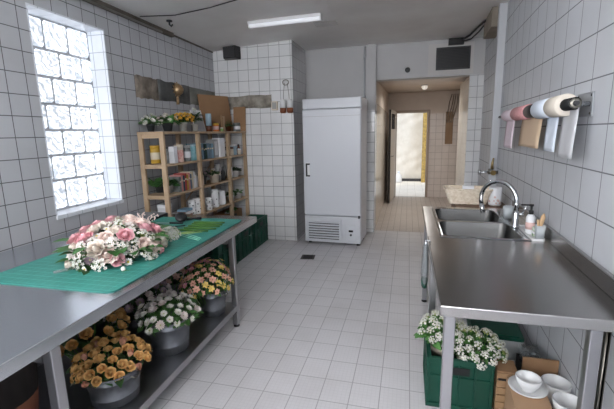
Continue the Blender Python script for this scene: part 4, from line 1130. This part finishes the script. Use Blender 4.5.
b = MB(); b.box(-.045, .02, -.1265, -.125, .17, .185); b.build('hand_slot', 'black_plastic', t)
def bowl(label, name, loc, r, h, th=.008, foot=.5):
    t = thing(name, label, 'bowl' if name == 'bowl' or 'bowl' in name else 'plate', loc)
    b = MB(); b.lathe([(0, 0), (r * foot, 0), (r * (foot + .04), .006), (r * .86, h * .55), (r, h), (r - th * .5, h + .003), (r - th, h), (r * .8, h * .55), (r * foot * .8, .012), (0, .012)], 36); b.build('bowl', 'ceramic', t)
    return t
t = thing('round_plate', 'wide white plate lying on the cardboard carton', 'plate', (.605, 1.915, .2605))
b = MB(); b.lathe([(0, 0), (.05, 0), (.055, .004), (.088, .026), (.087, .031), (.053, .009), (0, .008)], 32); b.build('plate', 'ceramic', t)
bowl('small white bowl sitting on the plate on the carton', 'small_bowl', (.608, 1.92, .27), .06, .065)
bowl('deep white bowl behind, standing close to the tiled wall', 'deep_bowl', (.768, 2.02, .14), .069, .125, .007, .6)
bowl('deep white bowl in front, nearest the counter leg', 'deep_bowl', (.772, 1.875, .14), .069, .125, .007, .6)
t = thing('cardboard_flat', 'low brown carton under the two deep bowls', 'carton', (.755, 1.99, 0), radians(-2))
b = MB(); b.box(-.055, .065, -.19, .19, 0, .139); b.build('carton', 'cardboard', t, bevel=.003)
b = MB(); b.box(-.05, .06, -.192, -.19, .05, .07); b.build('tape', 'crate_wood', t)
t = thing('cardboard_offcut', 'upright brown cardboard leaning behind the deep bowls', 'cardboard', (.752, 2.185, 0))
b = MB(); b.box(-.10, .08, -.005, .005, 0, .29, Matrix.Rotation(radians(0), 4, 'X')); b.build('sheet', 'cardboard', t)
# plastic bag hung at the counter edge
t = thing('hanging_bag', 'clear plastic bag with dark green contents hanging from the counter edge', 'bag', (.117, 2.34, .0))
b = MB(); b.lathe([(0, .62), (.022, .625), (.03, .68), (.028, .78), (.018, .86), (.012, .875), (0, .876)], 14, sx=.75, sy=2.2); b.build('bag', 'smoke_plastic', t)
b = MB(); b.lathe([(0, .60), (.022, .603), (.026, .65), (0, .66)], 14, sx=.8, sy=2.0); b.build('contents', 'green_crate', t)
b = MB(); b.tube([(0, -.03, .86), (.0, 0, .895), (.02, .0, .895), (.03, 0, .885)], .004, 6); b.build('loop', 'chrome', t)
# ------------------------------------------------------------------ wooden shelf unit
SXF, SXB = -2.30, -2.595
def shelf_unit():
    t = thing('wooden_shelf', 'open wooden shelving unit full of jars along the left wall', 'shelf', (SXF, 3.27, 0), radians(-.9))
    L = 1.91; D = SXB - SXF
    def bx(nm, *a): b = MB(); b.box(*a); return b.build(nm, 'wood', t, bevel=.003)
    for y0 in (0, L - .03):
        bx('post', -.05, 0, y0, y0 + .03, 0, 1.573); bx('post', D, D + .05, y0, y0 + .03, 0, 1.573)
    for y0 in (.63, 1.35):
        bx('divider', -.04, -.002, y0, y0 + .05, 0, 1.573); bx('divider', D, D + .04, y0, y0 + .05, 0, 1.573)
    bx('shelf_board', D, .004, -.004, L + .004, 1.573, 1.598)
    for z in (1.275, .965, .655, .345): bx('shelf_board', D + .002, -.003, .002, L - .002, z - .022, z)
    for z in (1.548, 1.250, .940, .630): bx('end_rail', D + .05, -.045, .005, .03, z - .015, z + .025)
    b = MB(); b.tube([(D + .02, .03, .36), (D + .02, L - .03, 1.5)], .008, 6); b.build('brace', 'wood', t)
shelf_unit()
def prop(name, label, cat, x, y, z, group, parts, rz=0.0):
    """parts: list of (part name, material, builder fn)"""
    x += .015; y += .03
    t = thing(name, label, cat, (x, y, z), rz, group)
    for nm, m, fn in parts:
        b = MB(); fn(b); b.build(nm, m, t)
    return t
def L_(prof, n=18, **k): return lambda b: b.lathe(prof, n, **k)
def jar(name, label, x, y, z, r, h, body, lid, group, lidh=.02, band=None):
    ps = [('body', body, L_([(0, 0), (r * .96, 0), (r, .005), (r, h - lidh - .006), (r * .94, h - lidh), (0, h - lidh)])), ('lid', lid, L_([(0, h - lidh), (r * .98, h - lidh), (r * .98, h - .003), (r * .9, h), (0, h)]))]
    if band: ps.append(('label_band', band, L_([(r * 1.0, h * .22), (r * 1.015, h * .23), (r * 1.015, h * .6), (r, h * .61)])))
    return prop(name, label, 'jar', x, y, z, group, ps)
def book(label, x, y, z, w, d, h, m, group, page='cream_book'):
    return prop('book', label, 'book', x, y, z, group, [('cover', m, lambda b: b.box(-d, 0, -w / 2, -w / 2 + .003, 0, h).box(-d, 0, w / 2 - .003, w / 2, 0, h).box(-.004, 0, -w / 2, w / 2, 0, h)), ('pages', page, lambda b: b.box(-d + .004, -.004, -w / 2 + .003, w / 2 - .003, .003, h - .004)), ('spine_band', 'cream_book', lambda b: b.box(0, .0008, -w / 2 + .002, w / 2 - .002, h * .62, h * .72))])
def pot_profile(r0, r1, h, rim=.006): return [(0, 0), (r0, 0), (r1, h - .012), (r1 + rim, h - .012), (r1 + rim, h), (r1 - .004, h), (r1 - .006, h * .8), (0, h * .8)]
def potted(name, label, x, y, z, r0, r1, h, potm, dims, kinds, seed, leaves, leafm, group=None, lL=.05, lW=.016, zoff=.0, **kw):
    """pot with its plant growing in it: one thing"""
    x += .015; y += .03
    t = bunch(name, label, 'potted plant', (x, y, z), dims, kinds, seed, 0, leafm, group, stems=False) if False else thing(name, label, 'potted plant', (x, y, z), 0, group)
    b = MB(); b.lathe(pot_profile(r0, r1, h), 20); b.build('pot', potm, t)
    b = MB(); b.lathe([(0, h * .84), (r1 - .006, h * .84)], 16); b.build('soil', 'soil', t)
    tot = sum(k[1] for k in kinds) + 0; c = Vector((0, 0, h + zoff)); random.seed(seed)
    heads = []
    P = dome_pts(max(tot, 12), *dims, seed, -.1); i = 0
    for key, cnt, size, nm in kinds:
        for q in range(cnt):
            p, nr = P[i]; i += 1; d = (nr + Vector((0, 0, .4))).normalized(); s = size * random.uniform(.85, 1.15)
            inst(nm, random.choice(ME[key]), t, Matrix.Translation(c + p) @ d.to_track_quat('Z', 'Y').to_matrix().to_4x4() @ Matrix.Rotation(random.uniform(0, 6.3), 4, 'Z') @ Matrix.Scale(s, 4)); heads.append((p, d))
    if not heads: heads = P
    o = MB()
    for k in range(leaves):
        p, nr = random.choice(P); q = c + Vector((p.x, p.y, p.z * random.uniform(.1, .8))) * random.uniform(.4, .85); q.z = max(q.z, h * .9)
        a = random.uniform(0, 6.3); d = (Vector((nr.x, nr.y, .15)) + Vector((cos(a), sin(a), random.uniform(-.1, .6))) * .8).normalized(); s = random.uniform(.7, 1.25)
        leaf_into(o, Matrix.Translation(q) @ d.to_track_quat('Y', 'Z').to_matrix().to_4x4() @ Matrix.Rotation(random.uniform(-.7, .7), 4, 'Y'), lL * s, lW * s)
    o.build('foliage', leafm, t)
    o = MB()
    for p, d in heads[:30]:
        o.tube([c + p * .97, c + p * .45 + Vector((0, 0, -.02)), Vector((p.x * .1, p.y * .1, h * .82))], .002, 5, caps=False)
    o.build('stems', 'stem_green', t)
    return t
Z0 = 1.5987; Z1, Z2, Z3, Z4 = 1.2757, .9657, .6557, .3457
G0, G1, G2, G3 = 'things on top of the wooden shelf', 'jars and books on the upper shelf', 'things on the middle shelf', 'ceramics on the lower shelf'
# --- top of the unit
potted('flower_pot', 'white flowers in a dark pot at the near end of the shelf top', -2.575, 3.42, Z0, .030, .042, .08, 'dark_pot', (.085, .10, .085), [('clus_w', 11, .024, 'white_blossom'), ('mum_w', 3, .028, 'white_chrysanthemum')], 71, 90, 'leaf_mid', G0, lL=.075, lW=.022)
potted('flower_pot', 'white flowers with dark leaves in a dark grey bowl pot on the shelf top', -2.50, 3.60, Z0, .04, .055, .09, 'dark_pot', (.09, .11, .09), [('clus_b', 10, .026, 'white_blossom'), ('daisy_w', 4, .026, 'daisy'), ('mum_b', 2, .028, 'cream_chrysanthemum')], 72, 120, 'leaf_mid', G0, lL=.085, lW=.022)
potted('flower_pot', 'yellow chrysanthemums in a silver pot on the shelf top', -2.45, 3.82, Z0, .032, .042, .10, 'silver_pot', (.11, .13, .075), [('mum_g', 34, .024, 'yellow_chrysanthemum')], 73, 90, 'leaf_dark', G0, zoff=.02, lL=.06)
potted('flower_pot', 'dark spiky plant with a few white blooms in a silver pot on the shelf top', -2.44, 4.05, Z0, .028, .036, .09, 'silver_pot', (.05, .06, .13), [('clus_w', 5, .022, 'white_blossom')], 74, 60, 'leaf_dark', G0, lL=.085, lW=.014, zoff=.04)
prop('art_card', 'white framed card leaning beside the cardboard on the shelf top', 'picture', -2.53, 4.33, Z0 + .001, G0, [('frame', 'white_box', lambda b: b.box(-.006, .006, -.10, .10, 0, .27, Matrix.Rotation(radians(-14), 4, 'Y'))), ('sheet', 'paper_grey', lambda b: b.box(.0062, .0072, -.08, .08, .025, .245, Matrix.Rotation(radians(-14), 4, 'Y')))], radians(-8))
t = thing('cardboard_sheet', 'large brown cardboard sheet leaning across the corner above the shelf', 'cardboard', (-2.52, 4.86, Z0 + .002), radians(-22))
b = MB(); b.box(-.006, .006, -.27, .25, 0, .49, Matrix.Rotation(radians(-9), 4, 'Y')); b.build('sheet', 'cardboard', t)
t = thing('cardboard_sheet', 'smaller brown cardboard sheet against the back wall by the shelf end', 'cardboard', (-2.33, 5.145, Z0 + .002), radians(0))
b = MB(); b.box(-.11, .075, -.006, .006, 0, .34, Matrix.Rotation(radians(-5), 4, 'X')); b.build('sheet', 'cardboard', t)
prop('tall_tin', 'pale blue tin with a brown lower half on the shelf top', 'tin', -2.41, 4.32, Z0, G0, [('body', 'ceramic_blue', L_([(0, .07), (.035, .07), (.035, .21), (.032, .215), (0, .215)])), ('base_band', 'brown_glass', L_([(0, 0), (.035, 0), (.0355, .07), (0, .07)]))])
jar('glass_jar', 'amber orange jar with a yellow lid on the shelf top', -2.41, 4.50, Z0, .04, .105, 'orange_glass', 'yellow_tin', G0, .025, 'red_label')
jar('glass_jar', 'tiny pale green jar beside the amber jar on the shelf top', -2.38, 4.60, Z0, .02, .05, 'stem_light', 'white_plastic', G0, .012)
prop('wood_offcuts', 'bundle of upright tan wooden strips on the shelf top', 'wood', -2.40, 4.70, Z0, G0, [('strip', 'crate_wood', lambda b: b.box(-.02, .0, -.045, -.02, 0, .21)), ('strip', 'cardboard_box', lambda b: b.box(-.02, .0, -.015, .01, 0, .185)), ('strip', 'wood', lambda b: b.box(-.02, .0, .015, .04, 0, .20))])
potted('twig_plant', 'dry dark twiggy plant in a brown pot on the shelf top', -2.42, 4.87, Z0, .03, .04, .07, 'brown_glass', (.06, .09, .09), [], 75, 40, 'leaf_dark', G0, lL=.06, lW=.008)
jar('patterned_jar', 'round black and white patterned jar at the far end of the shelf top', -2.38, 5.06, Z0, .05, .12, 'grey_tin', 'grey_tin', G0, .03, 'white_box')
# --- upper shelf
jar('tin_canister', 'mustard yellow canister at the open end of the upper shelf', -2.565, 3.44, Z1, .052, .185, 'yellow_tin', 'yellow_tin', G1, .03, 'cream_book')
jar('tin_canister', 'dull grey canister next to the mustard one', -2.44, 3.43, Z1, .045, .17, 'grey_tin', 'dark_grey', G1)
prop('paper_box', 'narrow white carton squeezed against the front post', 'box', -2.36, 3.45, Z1, G1, [('carton', 'white_box', lambda b: b.box(-.03, .03, -.03, .03, 0, .17)), ('flap', 'paper', lambda b: b.box(-.03, .03, -.031, -.03, .12, .168))])
jar('tin_canister', 'dark brown canister behind the front post', -2.42, 3.535, Z1, .03, .15, 'brown_glass', 'dark_grey', G1)
jar('tin_canister', 'pink floral canister with a cream lid', -2.39, 3.60, Z1, .048, .185, 'pink_tin', 'ceramic_cream', G1, .055)
jar('tin_canister', 'grey silver canister with white bands', -2.39, 3.735, Z1, .05, .175, 'grey_tin', 'ceramic_grey', G1, .03, 'white_box')
jar('tin_canister', 'pale teal patterned canister before the divider', -2.39, 3.855, Z1, .05, .18, 'teal_tin', 'ceramic_blue', G1, .02)
B1 = [('teal hardback standing right before the wood divider', 3.918, .022, 'teal_dark', .185), ('dark teal narrow book just behind the divider', 3.945 + .035, .02, 'teal_dark', .175), ('light blue hardback after the divider', 4.02, .03, 'blue_book', .185), ('thin navy book on the upper shelf', 4.055, .02, 'navy', .165), ('dark green book in the middle bay of the upper shelf', 4.095, .04, 'green_dark', .175), ('grey blue book left of its twin', 4.15, .05, 'blue_grey', .18), ('grey blue book right of its twin', 4.205, .045, 'blue_grey', .175), ('slate blue book beside the white boxes', 4.255, .045, 'blue_book', .175)]
for lab, y, w, m, h in B1:
    book(lab, -2.345, y, Z1, w * .9, .15, h, m, G1)
prop('white_carton', 'tall grey white carton left of the brighter one on the upper shelf', 'box', -2.40, 4.36, Z1, G1, [('carton', 'ceramic_grey', lambda b: b.box(-.06, .05, -.055, .055, 0, .225)), ('side_panel', 'paper_grey', lambda b: b.box(.05, .0506, -.04, .04, .03, .2))])
prop('white_carton', 'tall bright white carton on the upper shelf', 'box', -2.38, 4.495, Z1, G1, [('carton', 'white_box', lambda b: b.box(-.06, .05, -.065, .065, 0, .235)), ('flap', 'paper', lambda b: b.box(-.06, .05, -.064, .064, .235, .238))])
jar('small_jar', 'grey striped jar in the far bay of the upper shelf', -2.40, 4.74, Z1, .04, .12, 'grey_tin', 'dark_grey', G1, .02, 'white_box')
jar('small_jar', 'cream jar with a dark lid in the far bay', -2.37, 4.82, Z1, .032, .11, 'ceramic_cream', 'brown_glass', G1)
jar('small_jar', 'pale blue and white jar in the far bay', -2.40, 4.925, Z1, .058, .14, 'ceramic_blue', 'white_box', G1, .02)
jar('small_jar', 'tiny cream jar in front of the blue one', -2.33, 4.99, Z1, .025, .085, 'ceramic_cream', 'white_plastic', G1)
prop('sauce_bottle', 'small dark red bottle beside the far post on the upper shelf', 'bottle', -2.37, 5.06, Z1, G1, [('bottle', 'brown_glass', L_([(0, 0), (.025, 0), (.026, .08), (.012, .11), (.012, .13), (0, .13)])), ('label_band', 'red_label', L_([(.0262, .02), (.0268, .021), (.0268, .07), (.0262, .071)])), ('cap', 'black_plastic', L_([(0, .13), (.013, .13), (.013, .145), (0, .146)]))])
# --- middle shelf
potted('green_plant', 'bushy green plant in a dark pot at the open end of the middle shelf', -2.56, 3.46, Z2, .04, .055, .085, 'dark_pot', (.10, .10, .09), [], 81, 70, 'leaf_mid', G2, lL=.075, lW=.026)
potted('green_plant', 'green plant in a grey pot close to the front post', -2.44, 3.44, Z2, .035, .05, .085, 'ceramic_grey', (.08, .09, .10), [], 82, 60, 'leaf', G2, lL=.075, lW=.024)
B2 = [('grey paperback first in the middle shelf row', 3.515, .032, 'grey_tin', .16), ('pink topped paperback second in the row', 3.55, .03, 'pink_book', .175), ('dark navy book third in the row', 3.585, .03, 'navy', .165), ('red and cream book in the middle shelf row', 3.62, .034, 'red_book', .185), ('yellow book in the middle shelf row', 3.655, .028, 'yellow_tin', .17), ('pink book right of the yellow one', 3.69, .03, 'pink_book', .185), ('slate blue book right of the pink one', 3.722, .028, 'blue_grey', .17), ('cream book in the middle shelf row', 3.757, .034, 'cream_book', .19), ('white book last in the middle shelf row', 3.795, .034, 'white_box', .185)]
for lab, y, w, m, h in B2:
    book(lab, -2.345, y, Z2, w * .93, .14, h, m, G2, 'ceramic_cream')
jar('white_canister', 'frosted white canister before the first divider', -2.40, 3.865, Z2, .045, .165, 'paper_grey', 'ceramic_grey', G2, .025)
jar('cream_vase', 'small cream vase after the first divider', -2.39, 4.01, Z2, .035, .12, 'ceramic_cream', 'ceramic_cream', G2, .015)
potted('dried_flowers', 'dark dried flowers with pale heads in a dark vase on the middle shelf', -2.43, 4.13, Z2, .035, .045, .10, 'dark_pot', (.07, .09, .08), [('mum_m', 8, .024, 'dried_head')], 83, 40, 'leaf_dark', G2)
potted('beige_pot', 'beige round pot with dark trailing leaves on the middle shelf', -2.37, 4.30, Z2, .05, .06, .105, 'ceramic_cream', (.07, .09, .06), [('clus_b', 5, .022, 'pale_blossom')], 84, 40, 'leaf_dark', G2)
prop('tall_vase', 'tall narrow grey vase in the middle bay', 'vase', -2.40, 4.455, Z2, G2, [('body', 'ceramic_grey', L_([(0, 0), (.03, 0), (.038, .06), (.024, .16), (.03, .22), (.026, .22), (.02, .16), (0, .15)])), ('handle', 'ceramic_grey', lambda b: b.tube([(0, .024, .18), (0, .055, .15), (0, .05, .09), (0, .034, .06)], .006, 8))])
prop('dark_bottle', 'dark bottle standing right before the second divider', 'bottle', -2.38, 4.555, Z2, G2, [('body', 'dark_grey', L_([(0, 0), (.03, 0), (.03, .10), (.014, .14), (.014, .18), (0, .18)])), ('cap', 'ceramic_grey', L_([(0, .18), (.016, .18), (.016, .2), (0, .201)]))])
prop('white_pitcher', 'grey white pitcher in the far bay of the middle shelf', 'pitcher', -2.39, 4.77, Z2, G2, [('body', 'ceramic', L_([(0, 0), (.04, 0), (.05, .05), (.036, .12), (.044, .15), (.04, .15), (.032, .12), (0, .1)])), ('handle', 'ceramic', lambda b: b.tube([(0, .036, .125), (0, .075, .11), (0, .07, .06), (0, .048, .045)], .006, 8))])
potted('white_pot', 'white pot with a dark leafy plant in the far bay', -2.38, 4.93, Z2, .04, .052, .09, 'ceramic', (.07, .08, .07), [], 85, 40, 'leaf_dark', G2)
# --- lower shelf
prop('white_carton', 'white carton at the open end of the lower shelf', 'box', -2.52, 3.45, Z3, G3, [('carton', 'white_box', lambda b: b.box(-.05, .05, -.05, .05, 0, .18)), ('lid', 'paper', lambda b: b.box(-.052, .052, -.052, .052, .15, .183))])
prop('white_carton', 'small white carton close to the front post on the lower shelf', 'box', -2.38, 3.43, Z3, G3, [('carton', 'white_box', lambda b: b.box(-.04, .04, -.03, .03, 0, .09)), ('lid', 'paper', lambda b: b.box(-.041, .041, -.031, .031, .075, .092))])
prop('enamel_tin', 'blue and white tin with orange sides on the lower shelf', 'tin', -2.40, 3.64, Z3, G3, [('body', 'terracotta', lambda b: b.box(-.05, .05, -.07, .07, 0, .075)), ('lid', 'blue_book', lambda b: b.box(-.052, .052, -.072, .072, .075, .10)), ('label_band', 'white_box', lambda b: b.box(.05, .0506, -.07, .07, .04, .072))])
def mug(label, x, y, z, r, h, group, sc=1.0, dots=True):
    ps = [('body', 'ceramic', L_([(0, 0), (r * .85, 0), (r * .95, .006), (r, h * .5), (r, h), (r - .004, h), (r - .005, .01), (0, .01)], 22)), ('handle', 'ceramic', lambda b: b.tube([(0, r - .002, h * .8), (0, r + .022, h * .75), (0, r + .022, h * .35), (0, r - .002, h * .25)], .005, 8))]
    if dots:
        def dt(b):
            for k in range(8):
                a = 2 * pi * k / 8; z = h * (.35 if k % 2 else .7)
                b.lathe([(0, .0008), (.008, .0004)], 8, M=Matrix.Translation((r * 1.001 * cos(a), r * 1.001 * sin(a), z)) @ Matrix.Rotation(a, 4, 'Z') @ Matrix.Rotation(pi / 2, 4, 'Y'))
        ps.append(('dots', 'dot_black', dt))
    return prop('spotted_mug', label, 'mug', x, y, z, group, ps)
mug('spotted white mug at the bottom left of the stacked four', -2.39, 3.775, Z3, .042, .085, G3); mug('spotted white mug stacked on top of the left one', -2.39, 3.775, Z3 + .0855, .042, .085, G3)
mug('spotted white mug at the bottom right of the stacked four', -2.38, 3.865, Z3, .042, .085, G3); mug('spotted white mug stacked on top of the right one', -2.38, 3.865, Z3 + .0855, .042, .095, G3)
prop('dark_vase', 'dark slim vase just after the first divider on the lower shelf', 'vase', -2.44, 4.02, Z3, G3, [('body', 'dark_grey', L_([(0, 0), (.035, 0), (.042, .06), (.022, .15), (.028, .19), (.024, .19), (0, .12)])), ('foot_ring', 'ceramic_grey', L_([(.034, 0), (.037, .002), (.037, .01), (.034, .012)]))])
mug('spotted white cup standing low in the middle bay', -2.35, 4.08, Z3, .042, .08, G3); mug('spotted white cup balanced on another in the middle bay', -2.35, 4.08, Z3 + .081, .042, .07, G3)
def pitcher(label, x, y, z, r, h, m='ceramic', dots=True):
    ps = [('body', m, L_([(0, 0), (r * .9, 0), (r, .01), (r * .98, h * .5), (r * .82, h * .8), (r * .9, h), (r * .84, h), (r * .76, h * .8), (0, h * .7)], 22)), ('handle', m, lambda b: b.tube([(0, r * .8, h * .85), (0, r * 1.5, h * .78), (0, r * 1.5, h * .4), (0, r * .95, h * .3)], .007, 8)), ('spout', m, lambda b: b.cyl((0, -r * .7, h * .9), (0, -r * 1.15, h * 1.0), .014, .006, 8))]
    if dots:
        def dt(b):
            for k in range(10):
                a = 2 * pi * k / 10; zz = h * (.2 + .09 * (k * 3 % 6))
                if zz < h * .5: b.lathe([(0, .0012), (.008, .0008)], 8, M=Matrix.Translation((r * 1.0 * cos(a), r * 1.0 * sin(a), zz)) @ Matrix.Rotation(a, 4, 'Z') @ Matrix.Rotation(pi / 2, 4, 'Y'))
        ps.append(('dots', 'dot_black', dt))
    return prop('pitcher', label, 'pitcher', x, y, z, G3, ps)
pitcher('tall white spotted pitcher in the middle bay of the lower shelf', -2.37, 4.27, Z3, .055, .225)
pitcher('wide white pitcher right of the tall spotted one', -2.38, 4.46, Z3, .062, .18, dots=False)
potted('white_pot', 'white pot with dark leaves in the far bay of the lower shelf', -2.38, 4.76, Z3, .04, .05, .075, 'ceramic', (.07, .08, .06), [('clus_w', 4, .02, 'white_blossom')], 86, 40, 'leaf_dark', G3)
potted('white_pot', 'round white bowl pot with sparse leaves near the far post', -2.37, 4.95, Z3, .045, .065, .085, 'ceramic', (.07, .08, .05), [], 87, 24, 'leaf_mid', G3)
# --- bottom shelf
t = thing('wooden_tray_box', 'brown wooden box on the bottom shelf of the unit', 'box', (-2.42, 4.80, Z4))
b = MB(); b.box(-.1, .1, -.22, .22, 0, .012).box(.088, .1, -.22, .22, .012, .16).box(-.1, -.088, -.22, .22, .012, .16).box(-.088, .088, -.22, -.208, .012, .16).box(-.088, .088, .208, .22, .012, .16); b.build('box_body', 'wood_dark', t, bevel=.003)
b = MB(); b.box(.1, .101, -.04, .04, .09, .12); b.build('hand_slot', 'black_plastic', t)
for i, (y, lab) in enumerate(((4.74, 'white bowl plant peeking out of the wooden box, left one'), (4.87, 'white bowl plant peeking out of the wooden box, right one'))):
    potted('white_pot', lab, -2.42, y, Z4 + .0125, .04, .055, .13, 'ceramic', (.05, .06, .04), [], 88 + i, 22, 'leaf_mid', 'pots inside the wooden box')
# ------------------------------------------------------------------ light
W = bpy.data.worlds.new('world'); SC.world = W; W.use_nodes = True
bg = W.node_tree.nodes['Background']; bg.inputs['Color'].default_value = (.80, .88, 1.0, 1); bg.inputs['Strength'].default_value = 1.05
sd = bpy.data.lights.new('sun', 'SUN'); sd.energy = 1.1; sd.color = (1.0, .96, .90); sd.angle = radians(2)
so = bpy.data.objects.new('sun', sd); COL.objects.link(so); so.rotation_euler = (radians(40), 0, radians(-15)); so.location = (0, 8, 8)
VS = SC.view_settings
SC.display_settings.display_device = 'sRGB'
VS.view_transform = 'Standard'; VS.look = 'None'; VS.gamma = 1.0; VS.exposure = 0.38; VS.use_curve_mapping = False
SC.cycles.use_denoising = True
SC.cycles.max_bounces = 10; SC.cycles.diffuse_bounces = 8; SC.cycles.glossy_bounces = 4; SC.cycles.transparent_max_bounces = 12
SC.cycles.sample_clamp_indirect = 6.0; SC.cycles.caustics_reflective = False; SC.cycles.caustics_refractive = False
